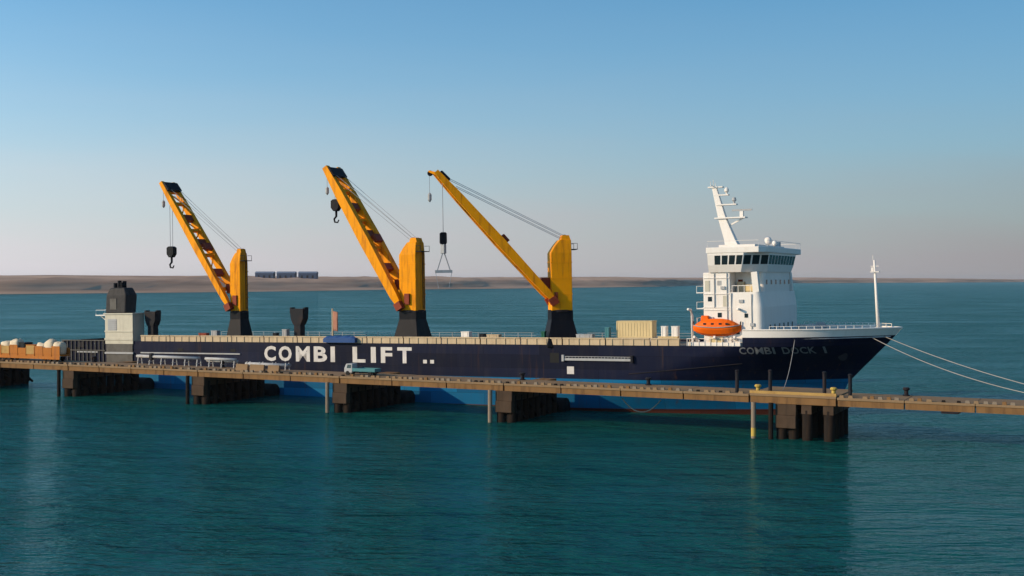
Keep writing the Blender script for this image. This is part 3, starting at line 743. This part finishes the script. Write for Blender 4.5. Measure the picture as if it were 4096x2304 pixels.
# roof gear
MB().lathe([(0.12, 0), (0.12, 0.7), (0.35, 0.75), (0.62, 1.1), (0.68, 1.5), (0.5, 1.95), (0.15, 2.15)], (41.5, 4.5, 27.0), 14).build('satellite_dome', 'white_paint', wheel, smooth=True)
MB().lathe([(0.1, 0), (0.1, 0.5), (0.28, 0.55), (0.45, 0.9), (0.3, 1.3), (0.08, 1.4)], (43.3, 2.0, 27.0), 12).build('satellite_dome', 'white_paint', wheel, smooth=True)
MB().box(41.9, 42.7, 7.6, 8.6, 27.0, 28.3).build('roof_locker', 'grey_paint', wheel)
for yy in (-12.9, 12.9):
    MB().tube([(WX0, yy, 27.0), (WX0, yy, 28.0), (WX1-0.8, yy, 28.0), (WX1-0.8, yy, 27.0)], 0.04, 5).build('roof_rail', 'white_paint', wheel)
MB().tube([(WX1+0.25, -11.4, 27.0), (WX1+0.25, -11.4, 28.0), (WX1+0.25, 11.4, 28.0), (WX1+0.25, 11.4, 27.0)], 0.04, 5).build('roof_rail', 'white_paint', wheel)
# signal mast, raked aft
mast = MB().loft([[(x0, -wy, z), (x1, -wy, z), (x1, wy, z), (x0, wy, z)] for z, x0, x1, wy in ((27.0, 34.9+0.6, 38.1, 1.0), (28.6, 34.95+.3, 37.2, 0.8), (32.2, 34.2, 35.6, 0.55), (38.0, 33.0, 33.8, 0.3))]).build('signal_mast', 'white_paint', ship, bevel=0.08)
tag(mast, 'white signal mast raked aft above the wheelhouse with radar arms')
def arm(x0, x1, z, w=0.5, m='white_paint'):
    MB().box(x0, x1, -w, w, z, z+0.22).build('mast_platform', m, mast)
arm(33.6, 39.0, 32.3, 0.9); arm(33.9, 37.4, 34.6, 0.6); arm(32.4, 35.0, 37.7, 0.5); arm(33.4, 36.0, 36.3, 0.4)
MB().beam((35.8, 0, 31.0), (38.4, 0, 32.3), 0.25, 0.25).build('mast_brace', 'white_paint', mast)
MB().box(37.9, 38.5, -0.3, 0.3, 32.5, 33.5).build('radar_motor', 'white_paint', mast)
MB().box(36.5, 40.0, -0.12, 0.12, 33.55, 33.85).build('radar_scanner', 'grey_paint', mast)
MB().lathe([(0.2, 0), (0.2, 0.4), (0.42, 0.6), (0.3, 1.1)], (36.9, 0, 34.8), 10).build('mast_lamp', 'grey_paint', mast)
MB().lathe([(0.15, 0), (0.15, 0.3), (0.4, 0.5), (0.4, 0.9), (0.15, 1.2)], (35.6, 0, 36.5), 10).build('mast_lamp', 'white_paint', mast)
MB().tube([(33.3, -1.6, 38.0), (33.3, 1.6, 38.0)], 0.08, 6).build('yard', 'white_paint', mast)
for yy in (-1.4, 0.2, 1.4):
    MB().tube([(33.2, yy, 38.0), (33.2, yy, 39.2 if yy == 0.2 else 38.7)], 0.05, 5).build('antenna', 'white_paint', mast)
# foremast on the bow
fm = MB().tube([(60.6, 0, 12.3), (60.1, 0, 24.6)], 0.30, 10, 0.17).build('foremast', 'white_paint', ship, smooth=True)
tag(fm, 'slim white foremast standing on the bow')
MB().box(59.5, 60.9, -0.5, 0.5, 22.6, 22.75).build('mast_platform', 'white_paint', fm)
MB().tube([(59.5, 0, 23.6), (60.8, 0, 23.6)], 0.07, 6).build('yard', 'white_paint', fm)
MB().box(59.6, 60.0, -0.2, 0.2, 22.8, 23.4).build('mast_lamp', 'white_paint', fm)
MB().tube([(59.9, 0, 24.6), (59.9, 0, 25.4)], 0.05, 5).build('antenna', 'white_paint', fm)
# foredeck gear
for xx, yy in ((50.5, -3.5), (50.5, 3.5)):
    wn_ = MB().box(xx-1.2, xx+1.2, yy-0.9, yy+0.9, 12.3, 12.9).build('windlass', 'grey_paint', ship)
    o = MB().lathe([(0.7, -0.9), (0.9, -0.85), (0.5, -0.8), (0.5, 0.8), (0.9, 0.85), (0.7, 0.9)], (0,0,0), 14).build('winch_drum', 'grey_paint', wn_)
    o.matrix_local = Matrix.Translation((xx, yy, 13.5)) @ Matrix.Rotation(R(90), 4, 'X')
for i in range(16):
    xx = 45.8 + i*1.1
    yy = half(xx, 13.6)-0.06
    for s in (-1, 1):
        MB().box(xx-.04, xx+.04, s*yy-.04, s*yy+.04, 13.6, 14.15).build('bow_rail_post', 'white_paint', ship)
for s in (-1, 1):
    MB().tube([(xx, s*(half(xx, 13.6)-0.06), 14.15) for xx in [45.8+i*1.1 for i in range(16)]], 0.045, 5).build('bow_rail', 'white_paint', ship)
MB().box(41.7, 44.0, -13.0+1.0, -11.0, 12.3, 13.4).build('vent_box', 'grey_paint', ship)
# anchor pocket and anchor
MB().tube([(55.5, -(half(55.5, 9.2)-0.5), 9.2), (55.6, -(half(55.5, 9.2)+0.12), 9.1)], 0.75, 14).build('anchor_pocket', 'dark_steel', ship)

# lifeboat station
st = MB().box(32.2, 41.2, -12.55, -10.2, 11.02, 11.6).build('lifeboat_station', 'white_paint', ship)
for xx in (33.6, 37.0, 40.3):
    MB().beam((xx, -10.6, 11.6), (xx, -13.2, 12.5), 0.35, 0.4, side=(1,0,0)).build('cradle_arm', 'white_paint', st)
for xx in (32.6, 40.9):
    MB().tube([(xx, -10.8, 11.4), (xx, -10.9, 15.9), (xx, -11.6, 16.9), (xx, -12.9, 17.0)], 0.22, 8).build('davit', 'white_paint', st, smooth=True)
for i in range(10):
    MB().box(32.2+i*0.98, 32.28+i*0.98, -12.66, -12.58, 11.0, 12.2).build('rail_post', 'white_paint', st)
MB().tube([(32.2, -12.62, 12.2), (41.1, -12.62, 12.2)], 0.05, 5).build('station_rail', 'white_paint', st)
MB().box(36.0, 38.2, -12.5, -11.4, 11.6, 12.4).build('locker', 'cream_box', st)

def on_ship(o):
    """Places a thing of its own at ship coordinates, following the ship's heading and trim."""
    o.matrix_world = Matrix.Translation(SHIP_O) @ Matrix.Rotation(-TH, 4, 'Z') @ Matrix.Rotation(-TRIM, 4, 'Y') @ Matrix.Translation(o.location)
    return o
# lifeboat: totally enclosed
lb = empty('lifeboat', (37.2, -12.2, 12.5)); on_ship(lb)
tag(lb, 'bright orange enclosed lifeboat hanging beside the white accommodation block', 'lifeboat')
rings = []
for i in range(15):
    t = -1 + 2*i/14
    w = 1.45*max(0.03, 1-abs(t)**3.2)**0.6
    keel = 0.10 + 0.9*abs(t)**3; gun = 1.55 + 0.35*t*t
    rings.append([(t*4.0, 0, keel), (t*4.0, -w*0.62, keel+0.25*(gun-keel)), (t*4.0, -w*0.95, gun-0.35), (t*4.0, -w, gun), (t*4.0, w, gun), (t*4.0, w*0.95, gun-0.35), (t*4.0, w*0.62, keel+0.25*(gun-keel))])
MB().loft(rings).build('boat_hull', 'orange', lb, smooth=False)
rings = []
for i in range(13):
    t = -1 + 2*i/12
    w = 1.38*max(0.04, 1-abs(t)**3.0)**0.55
    base = 1.56 + 0.35*t*t*0.8; h = 1.45*max(0.03, 1-abs(t)**2.6)
    rings.append([(t*3.75, -w, base), (t*3.75, -w*0.88, base+h*0.6), (t*3.75, -w*0.5, base+h*0.96), (t*3.75, w*0.5, base+h*0.96), (t*3.75, w*0.88, base+h*0.6), (t*3.75, w, base)])
MB().loft(rings).build('canopy', 'orange', lb)
MB().loft([[(-2.6, -0.55, 2.6), (-1.2, -0.55, 2.6), (-1.2, 0.55, 2.6), (-2.6, 0.55, 2.6)], [(-2.5, -0.5, 3.45), (-1.4, -0.5, 3.45), (-1.4, 0.5, 3.45), (-2.5, 0.5, 3.45)]]).build('helm_dome', 'orange', lb, bevel=0.12)
MB().tube([(t*3.9, -1.5*max(0.03, 1-abs(t)**3.2)**0.6, 1.55+0.35*t*t) for t in [-0.97+i*0.0970 for i in range(21)]], 0.09, 6).build('fender_rope', 'rope', lb)
for xx in (-1.7, -0.4, 0.9, 2.0):
    MB().box(xx-0.22, xx+0.22, -1.33, -1.22, 2.0, 2.28).build('porthole', 'glass', lb)
MB().tube([(3.85, 0.0, 1.7), (3.95, 0, 2.5)], 0.1, 6).build('lifting_hook', 'dark_steel', lb)
MB().tube([(-3.85, 0.0, 1.7), (-3.95, 0, 2.5)], 0.1, 6).build('lifting_hook', 'dark_steel', lb)

# deck cargo: each its own thing
def container(name, x0, x1, y0, y1, z0, z1, m, label, cat):
    r = empty(name, ((x0+x1)/2, (y0+y1)/2, z0)); on_ship(r)
    L, Wd, h = (x1-x0)/2, (y1-y0)/2, z1-z0
    MB().box(-L, L, -Wd, Wd, 0.0, h-0.06).build('body', m, r, bevel=0.03)
    n = max(3, int(2*L/0.55))
    for i in range(n):
        xx = -L+0.2 + (2*L-0.4)*i/n
        MB().box(xx+0.08, xx+0.30, -Wd-0.04, -Wd+0.01, 0.25, h-0.25).build('corrugation', m, r)
    for sx in (-1, 1):
        MB().box(sx*L-0.09, sx*L+0.09, -Wd-0.06, -Wd+0.12, 0, h).build('corner_post', m, r)
    MB().box(-L-0.05, L+0.05, -Wd-0.06, Wd+0.06, h-0.1, h+0.06).build('roof', m, r)
    return tag(r, label, cat)
hb = MB().box(18.6, 26.4, -11.2, -6.5, 10.5, 12.2).build('hatch_base', 'grey_paint', ship)
container('shipping_container', 19.3, 25.5, -10.9, -8.4, 12.2, 15.0, 'cream_box', 'cream container on the ship deck between crane and lifeboat', 'container')
def crate(name, x, y, w, d, z0, h, m, label, cat='crate'):
    r = empty(name, (x, y, z0)); on_ship(r)
    MB().box(-w/2, w/2, -d/2, d/2, 0, h).build('body', m, r, bevel=0.04)
    MB().box(-w/2-0.05, w/2+0.05, -d/2-0.05, d/2+0.05, h, h+0.1).build('lid', m, r)
    for s in (-1, 1):
        MB().box(s*w*0.3-0.06, s*w*0.3+0.06, -d/2-0.05, -d/2+0.02, 0.05, h-0.03).build('batten', m, r)
    return tag(r, label, cat)
crate('deck_locker', 27.9, -11.2, 0.9, 1.0, 10.5, 3.6, 'white_paint', 'narrow white locker on deck just right of the cream container', 'locker')
crate('deck_locker', 29.8, -11.2, 1.1, 1.0, 10.5, 3.6, 'white_paint', 'white locker on deck just left of the lifeboat', 'locker')
crate('deck_box', 28.8, -11.9, 3.4, 0.9, 10.5, 1.9, 'cream_box', 'low cream box at the rail below the two white lockers', 'box')
crate('tool_chest', 6.0, -11.9, 0.7, 0.7, 10.5, 2.7, 'green', 'small dark green chest at the rail below the right crane', 'chest')
crate('tool_chest', 17.9, -11.6, 0.8, 0.8, 10.5, 3.4, 'teal', 'tall dark teal chest at the left end of the cream container', 'chest')
crate('deck_crate', -9.6, -11.4, 1.6, 1.2, 10.5, 2.6, 'white_paint', 'white crate at the rail between the middle and right cranes')
crate('deck_crate', -6.5, -11.0, 1.0, 1.0, 10.5, 2.2, 'dark_steel', 'small dark crate at the rail just right of the white crate')
crate('deck_crate', -4.0, -11.4, 2.4, 1.2, 10.5, 2.1, 'tan_paint', 'low tan crate at the rail left of the right crane')
crate('deck_crate', -52.3, -11.3, 0.9, 0.9, 10.5, 2.2, 'dark_steel', 'dark crate at the rail left of the second boom rest')
crate('deck_crate', -49.9, -11.3, 1.1, 1.0, 10.5, 2.9, 'grey_paint', 'grey crate at the foot of the second boom rest')
crate('deck_crate', -67.5, -11.2, 1.5, 1.0, 10.5, 2.6, 'grey_paint', 'grey crate at the rail left of the crane nearest the funnel')
crate('deck_crate', -70.5, -11.2, 2.0, 1.0, 10.5, 2.1, 'crane_red_and_shade', 'low rusty red crate at the rail left of the crane nearest the funnel')
crate('deck_crate', 13.5, -11.0, 3.0, 1.2, 10.5, 2.2, 'grey_paint', 'long low grey crate just right of the right crane')
# blue tarpaulin over a boat-shaped load at the rail
bl = MB()
rings = []
for i in range(11):
    t = -1 + 2*i/10
    h = 1.0*(1-abs(t)**10*0.35)+0.07*math.sin(i*2.1); w = 1.05*(1-0.08*abs(t)**6)
    rings.append([(t*3.6, -w, -0.15), (t*3.6, -w*1.02, h*0.75), (t*3.6, -w*0.75, h), (t*3.6, w*0.5, h+0.12), (t*3.6, w, h*0.7), (t*3.6, w, -0.15)])
bl.loft(rings)
o = bl.build('covered_load', 'blue_cover', None, loc=(-35.9, -12.6, 11.25)); on_ship(o)
tag(o, 'blue tarpaulin-covered load lying on the rail above the hull lettering', 'tarpaulin')
# post with a hanging flag
o = empty('flag_pole', (-38.4, -11.9, 10.5)); on_ship(o)
tag(o, 'pale pole with a limp reddish flag beside the blue tarpaulin', 'flag')
MB().tube([(0, 0, 0), (0, 0, 7.0)], 0.2, 8, 0.15).build('pole', 'tan_paint', o)
rings = []
for i in range(9):
    z = 6.5 - i*0.46
    rings.append([(0.15, -0.05, z), (0.5, -0.28+0.1*math.sin(i), z-0.05), (0.9, 0.12*math.sin(i*1.7), z-0.15), (1.25+0.15*math.sin(i*.9), -0.2, z-0.25), (1.2, 0.05, z-0.25), (0.85, 0.2, z-0.15), (0.45, 0.1, z-0.05)])
MB().loft(rings).build('flag_fabric', 'flag_cloth', o, smooth=True)

# ------------------------------------------------------------------ jetty
jetty = empty('jetty', JET_O, (0, 0, -TH))
tag(jetty, 'long brown concrete jetty on dark pile groups running in front of the ship', 'jetty')
DECK_Z, DECK_B, DECK_W = 6.2, 5.0, 8.0
bents = [-127.6, -96.4, -64.5, -33.9, -3.0, 41.3, 84.0]
edges = [-150.0] + [b_+1.5 for b_ in bents[1:5]] + [37.6, 49.8, 85.5]
kerb_meshes = []
krnd = random.Random(11)
for kw, kh, kmat in ((0.62, 0.34, 'concrete_top'), (0.55, 0.40, 'concrete'), (0.70, 0.30, 'concrete_top'), (0.60, 0.36, 'pile_pale'), (0.5, 0.26, 'pile')):
    kv = MB().prism([(0, 0.03, 0), (kw, 0.03, 0), (kw, 0.45, 0), (0, 0.45, 0)], [(0.05, 0.08, kh), (kw-0.05, 0.08, kh), (kw-0.05, 0.4, kh), (0.05, 0.4, kh)])
    km = bpy.data.meshes.new('kerb_block'); km.from_pydata(kv.v, [], kv.f); km.materials.append(MATS[kmat]); kerb_meshes.append(km)
for i in range(len(edges)-1):
    s0, s1 = edges[i]+0.04, edges[i+1]-0.04
    wide = 12.0 if i == 5 else DECK_W
    z1 = DECK_Z + (0.12 if i == 5 else 0)
    nseg = max(1, round((s1-s0)/9)); ws = (s1-s0)/nseg
    for q in range(nseg):
        dz = krnd.uniform(-0.02, 0.02)
        d = MB().box(s0+q*ws+0.03, s0+(q+1)*ws-0.03, krnd.uniform(-0.04, 0.02), wide, z1-0.35, z1+dz).build('deck_slab', 'concrete_top', jetty, bevel=0.04)
        MB().box(s0+q*ws+0.1, s0+(q+1)*ws-0.1, 0.12, 1.0, DECK_B, z1-0.35).build('edge_beam', 'concrete', d)
        MB().box(s0+q*ws+0.1, s0+(q+1)*ws-0.1, wide-1.0, wide-0.12, DECK_B, z1-0.35).build('edge_beam', 'concrete', d)
        for hx in (0.25, 0.75):
            MB().box(s0+(q+hx)*ws-0.18, s0+(q+hx)*ws+0.18, 1.0, wide-1.0, DECK_B+0.1, z1-0.35).build('cross_beam', 'concrete', d)
    x = s0+0.3
    if i != 5:
        while x < min(s1-0.7, 76):
            if x > -118:
                link('kerb_block', krnd.choice(kerb_meshes), None, d, (x, 0, z1))
            x += krnd.choice((1.0, 1.05, 1.15, 1.2, 1.9))
    else:
        MB().box(s0, s1, 0.02, 0.4, z1, z1+0.4).build('kerb_beam', 'ochre', d, bevel=0.03)
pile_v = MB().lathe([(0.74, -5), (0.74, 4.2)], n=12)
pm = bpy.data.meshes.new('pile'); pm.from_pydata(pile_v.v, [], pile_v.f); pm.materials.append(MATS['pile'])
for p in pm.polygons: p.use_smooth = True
for b_ in bents[:6]:
    w = 2.9
    cap = MB().box(b_, b_+w, 0.15, 17.3, 3.4, DECK_B-0.02).build('pile_cap', 'dark_concrete', jetty, bevel=0.06)
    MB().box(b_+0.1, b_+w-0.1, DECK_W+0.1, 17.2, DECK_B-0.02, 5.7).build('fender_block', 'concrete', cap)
    MB().box(b_+0.02, b_+w-0.02, 0.02, 1.9, 1.6, 3.4).build('cap_apron', 'dark_concrete', cap, bevel=0.08)
    for r_ in range(8):
        for q in (0, 1):
            link('pile', pm, None, cap, (b_+0.68+q*1.55, 0.95+r_*2.2+(0.5 if q else 0), 0))
    for r_ in range(4):
        v0 = 1.6+r_*4.4
        MB().beam((b_+w-0.2, v0, 3.3), (b_+w-0.2, v0+3.6, 0.4), 0.4, 0.4).build('brace', 'pile', cap)
    MB().box(b_+0.3, b_+w-0.3, 0.9, 17.0, 0.5, 1.2).build('tie_beam', 'pile', cap)
    MB().box(b_+0.35, b_+w-0.35, 17.3, 17.75, 0.4, 5.4).build('fender_panel', 'rubber', cap)
# pale front piles by each bent
for s, v, mm in ((-34.6, -0.3, 'pile_pale'), (-3.7, -0.3, 'pile_pale'), (38.3, -0.3, 'pile_pale'), (40.75, -0.2, 'pile'), (-65.1, -0.2, 'pile'), (-97.0, -0.2, 'pile')):
    c = MB().tube([(s, v, -4), (s, v, DECK_B+0.1)], 0.34, 10).build('guide_pile', mm, jetty, smooth=False)
    if mm == 'pile_pale' and s > 0:
        MB().lathe([(0.36, 0.3), (0.36, 1.5)], (s, v, 0), 10).build('marker_band', 'yellow', c)
# extra piles of the wide platform
for s in (45.6, 48.6):
    cb = MB().box(s-0.7, s+0.7, 0.3, 11.8, 3.7, DECK_B-0.02).build('pile_cap', 'dark_concrete', jetty)
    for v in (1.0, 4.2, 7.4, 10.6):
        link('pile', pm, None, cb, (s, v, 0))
# posts and bollards on the deck
for s, v, h in ((35.5, 1.2, 3.0), (40.3, 1.2, 3.2), (47.9, 1.2, 3.2), (51.4, 1.2, 3.0)):
    o = MB().tube([(s, v, DECK_Z-0.05), (s, v, DECK_Z+h)], 0.26, 10).build('steel_post', 'dark_steel', jetty)
    MB().lathe([(0.32, 0), (0.34, 0.1), (0.2, 0.25)], (s, v, DECK_Z+h), 10).build('post_cap', 'dark_steel', o)
def bollard(s, v, m='yellow', z=DECK_Z):
    o = MB().lathe([(0.5, 0), (0.5, 0.12), (0.3, 0.2), (0.28, 0.75), (0.48, 0.9), (0.5, 1.05), (0.35, 1.2)], (s, v, z), 12).build('bollard', m, jetty, smooth=False)
    return o
for s, v in ((38.6, 1.0), (49.2, 1.0)): bollard(s, v, 'yellow', DECK_Z+0.12)
for s in (-95, -63, -32.4, -1.5, 20, 58, 74.8, 79.5): bollard(s, 6.8, 'dark_steel')
# bracket under the right-hand span
MB().box(63.4, 65.6, 0.05, 3.0, 4.7, DECK_B-0.01).build('span_bearing', 'dark_steel', jetty)

# floating fenders between the bents and the hull
for b_, nm_ in zip(bents[1:6], ('in front of the funnel house', 'below the crane nearest the funnel', 'below the blue tarpaulin', 'below the right crane', 'below the bow')):
    o = MB().tube([(-2.2, 0, 0), (-2.0, 0, 0), (2.0, 0, 0), (2.2, 0, 0)], 1.6, 14)
    ob = o.build('floating_fender', 'rubber', None, smooth=True)
    ob.location = jet(b_+1.45, 17.75+1.66, 0.7); ob.rotation_euler = (0, 0, -TH)
    tag(ob, 'black floating fender between jetty and hull, ' + nm_, 'fender', 'floating fenders along the hull')

# flatbed trailer with pale bulk bags at the left end
def on_jetty(o): o.location = jet(*o.location); o.rotation_euler = (0, 0, -TH); return o
tr = on_jetty(empty('cargo_trailer', (-109.6, 4.4, DECK_Z)))
tag(tr, 'orange-brown trailer loaded with pale sacks at the left end of the jetty', 'trailer')
MB().box(-9.3, 9.3, -1.25, 1.25, 1.15, 1.45).build('bed', 'trailer_orange', tr)
for i in range(8):
    MB().box(-9.3+i*2.325+0.04, -9.3+(i+1)*2.325-0.04, -1.32, -1.24, 1.4, (3.1, 2.9, 3.15, 2.6, 3.1, 3.05, 2.8, 3.12)[i]).build('side_board', ('trailer_orange', 'ochre')[i in (1, 4)], tr)
    MB().box(-9.3+i*2.325-0.06, -9.3+i*2.325+0.06, -1.38, -1.32, 1.1, 2.8).build('stake', 'trailer_orange', tr)
MB().box(-9.3, 9.3, 1.24, 1.32, 1.4, 2.75).build('side_board', 'trailer_orange', tr)
MB().box(-9.2, 9.2, -1.3, -1.18, 0.5, 1.15).build('side_rail', 'trailer_orange', tr)
for xx in (-7.8, -6.4, -5.0, 4.8, 6.2, 7.6):
    for s in (-1, 1):
        w_ = MB().lathe([(0.2, -0.16), (0.5, -0.16), (0.5, 0.16), (0.2, 0.16)], (0,0,0), 16).build('wheel', 'rubber', tr)
        w_.matrix_local = Matrix.Translation((xx, s*0.95, 0.5)) @ Matrix.Rotation(R(90), 4, 'X')
rnd = random.Random(5)
loads = [(-6.6, 1.25, 1.9, 'sack at the left end of the orange trailer load'), (-3.9, 1.3, 2.3, 'tall sack left of the dark crate on the orange trailer'),
         (3.4, 1.15, 1.8, 'sack just right of the dark crates on the orange trailer'), (5.6, 1.2, 2.4, 'tallest sack on the right half of the orange trailer'), (7.9, 1.05, 2.0, 'sack at the right end of the orange trailer load')]
for x0, bw, hh, lab in loads:
    rings = []
    for z, f in ((0, 0.85), (0.2, 1.0), (hh*0.45, 1.08), (hh*0.8, 1.0), (hh*0.95, 0.8), (hh, 0.45)):
        rings.append([(bw*f*math.copysign(abs(math.cos(a))**0.6, math.cos(a)) + rnd.uniform(-.12, .12), 1.02*min(f, 1.04)*math.copysign(abs(math.sin(a))**0.6, math.sin(a)) + rnd.uniform(-.06, .06), z + (rnd.uniform(-.18, .18) if z > 0.3 else 0)) for a in [2*math.pi*k/14 for k in range(14)]])
    o = MB().loft(rings).build('bulk_bag', 'bag', None, smooth=True)
    o.scale = (1, 1, 1.18); o.location = jet(-109.6+x0, 4.4, DECK_Z+1.46); o.rotation_euler = (0, 0, -TH)
    tag(o, 'pale ' + lab, 'sack', 'pale sacks on the trailer')
for x0, w, h, mm, lab in ((-1.5, 1.7, 2.1, 'dark_steel', 'dark crate in the middle of the orange trailer'), (0.9, 2.4, 1.7, 'trailer_orange', 'low brown crate beside the dark crate on the orange trailer')):
    o = empty('trailer_crate', (-109.6+x0, 4.4, DECK_Z+1.46)); on_jetty(o)
    MB().box(-w/2, w/2, -1.0, 1.0, 0, h).build('body', mm, o, bevel=0.05)
    for k in (-0.33, 0.33):
        MB().box(w*k-0.08, w*k+0.08, -1.06, -0.98, 0.02, h-0.04).build('batten', mm, o)
    MB().box(-w/2-0.04, w/2+0.04, -1.04, 1.04, h, h+0.08).build('lid', mm, o)
    tag(o, lab, 'crate')

# pipe rack along the back of the deck
pr_ = on_jetty(empty('pipe_rack', (-83.5, 6.4, DECK_Z)))
tag(pr_, 'pale grey pipes on low trestles along the jetty below the left hull', 'pipe rack')
for z, y, L, x0 in ((1.55, 0, 15.0, 0), (1.55, 0.5, 15.0, 0), (1.55, 0, 7.2, 16.8), (1.2, 0.5, 7.2, 16.8), (0.9, 0, 9.5, 26.2), (0.9, 0.5, 9.5, 26.2)):
    MB().tube([(x0, y, z), (x0+L, y, z)], 0.27, 10).build('pipe', 'grey_paint', pr_, smooth=True)
for xx in [0.5+i*2.9 for i in range(13)]:
    for yy in (-0.35, 0.9):
        MB().beam((xx, yy, 0), (xx, yy*0.7+0.08, 1.3), 0.16, 0.16).build('trestle_leg', 'grey_paint', pr_)
    MB().box(xx-0.1, xx+0.1, -0.5, 1.05, 0.58, 0.63).build('trestle_bar', 'grey_paint', pr_)
MB().box(3.4, 4.0, -0.4, 0.2, 0.9, 2.2).build('valve', 'dark_steel', pr_)

# concrete blocks standing on the deck right of the rack
for s, w, lab in ((-55.0, 2.6, 'left'), (-51.6, 3.0, 'middle'), (-48.0, 2.4, 'right')):
    o = MB().loft([[(-w/2, -0.4, 0), (w/2, -0.4, 0), (w/2, 0.4, 0), (-w/2, 0.4, 0)], [(-w/2, -0.22, 0.5), (w/2, -0.22, 0.5), (w/2, 0.22, 0.5), (-w/2, 0.22, 0.5)], [(-w/2, -0.15, 1.15), (w/2, -0.15, 1.15), (w/2, 0.15, 1.15), (-w/2, 0.15, 1.15)]]).build('concrete_barrier', 'concrete_top', None, bevel=0.03)
    o.location = jet(s, 2.6, DECK_Z); o.rotation_euler = (0, 0, -TH)
    tag(o, lab + ' one of three concrete barriers on the jetty below the hull lettering', 'barrier', 'concrete barriers on the jetty')

# small flatbed truck
tk = on_jetty(empty('flatbed_truck', (-29.8, 3.0, DECK_Z)))
tag(tk, 'small teal flatbed truck with a white cab on the jetty', 'truck')
cb = MB().loft([[(-3.1, -0.85, 0.45), (-1.5, -0.85, 0.45), (-1.5, 0.85, 0.45), (-3.1, 0.85, 0.45)], [(-3.1, -0.85, 1.15), (-1.5, -0.85, 1.15), (-1.5, 0.85, 1.15), (-3.1, 0.85, 1.15)], [(-2.75, -0.78, 1.95), (-1.52, -0.78, 1.95), (-1.52, 0.78, 1.95), (-2.75, 0.78, 1.95)]]).build('cab', 'grey_paint', tk, bevel=0.06)
MB().add([(-2.6, -0.86, 1.2), (-1.7, -0.86, 1.2), (-1.7, -0.80, 1.8), (-2.45, -0.80, 1.8)], [(0,1,2,3)]).build('side_window', 'glass', cb)
MB().add([(-3.06, -0.7, 1.22), (-3.06, 0.7, 1.22), (-2.82, 0.65, 1.85), (-2.82, -0.65, 1.85)], [(0,1,2,3)]).build('windscreen', 'glass', cb)
MB().box(-1.4, 3.1, -0.9, 0.9, 0.7, 0.85).build('bed', 'teal', tk)
for s in (-1, 1):
    MB().box(-1.4, 3.1, s*0.9-0.04, s*0.9+0.04, 0.8, 1.25).build('side_board', 'teal', tk)
MB().box(3.06, 3.12, -0.86, 0.86, 0.8, 1.25).build('tailboard', 'teal', tk)
MB().box(-3.0, 3.0, -0.4, 0.4, 0.42, 0.68).build('chassis', 'dark_steel', tk)
for xx in (-2.4, 2.0):
    for s in (-1, 1):
        w_ = MB().lathe([(0.12, -0.11), (0.38, -0.11), (0.38, 0.11), (0.12, 0.11)], (0,0,0), 14).build('wheel', 'rubber', tk)
        w_.matrix_local = Matrix.Translation((xx, s*0.76, 0.38)) @ Matrix.Rotation(R(90), 4, 'X')

# ------------------------------------------------------------------ mooring ropes
def ship_pt(x, y, z): return Matrix.Translation(SHIP_O) @ Matrix.Rotation(-TH, 4, 'Z') @ Matrix.Rotation(-TRIM, 4, 'Y') @ Vector((x, y, z))
def rope(a, b, sag, label, r=0.055, name='mooring_rope'):
    a = Vector(a); b = Vector(b); pts = []
    for i in range(17):
        t = i/16; p = a.lerp(b, t); p.z -= sag*4*t*(1-t); pts.append(p)
    o = MB().tube(pts, r, 6).build(name, 'rope', None, smooth=True)
    return tag(o, label, 'rope', 'mooring ropes')
def fair(x, z): return ship_pt(x, -(half(x, z)+0.05), z)
rope(fair(60.0, 12.2), jet(74.8, 6.8, DECK_Z+0.8), 1.0, 'lower of two bow ropes running right to the jetty', 0.06)
rope(fair(61.5, 12.4), jet(79.5, 6.8, DECK_Z+0.8), 0.7, 'upper of two bow ropes running right to the jetty', 0.06)
rope(fair(49.5, 12.0), jet(41.0, 6.0, DECK_Z+0.3), 1.0, 'rope hanging across the bow name down to the wide platform')
rope(jet(15.2, 8.0, 3.9), jet(21.6, 8.0, 3.9), 2.0, 'slack pale rope looped under the jetty left of the wide platform', 0.09, 'hanging_rope')

# ------------------------------------------------------------------ haze over the water
hz = MB().box(-9000, 9000, -300, 16000, -1.0, 60.0).build('haze', None)
hm_ = bpy.data.materials.new('haze'); hm_.use_nodes = True
hn = hm_.node_tree; hn.nodes.remove(hn.nodes['Principled BSDF'])
pv = hn.nodes.new('ShaderNodeVolumePrincipled')
pv.inputs['Color'].default_value = (0.90, 0.90, 0.92, 1)
pv.inputs['Density'].default_value = 0.000022
pv.inputs['Anisotropy'].default_value = 0.3
hn.links.new(pv.outputs[0], hn.nodes['Material Output'].inputs['Volume'])
hz.data.materials.append(hm_)
hz['kind'] = 'stuff'; hz['label'] = 'thin pale haze over the water'
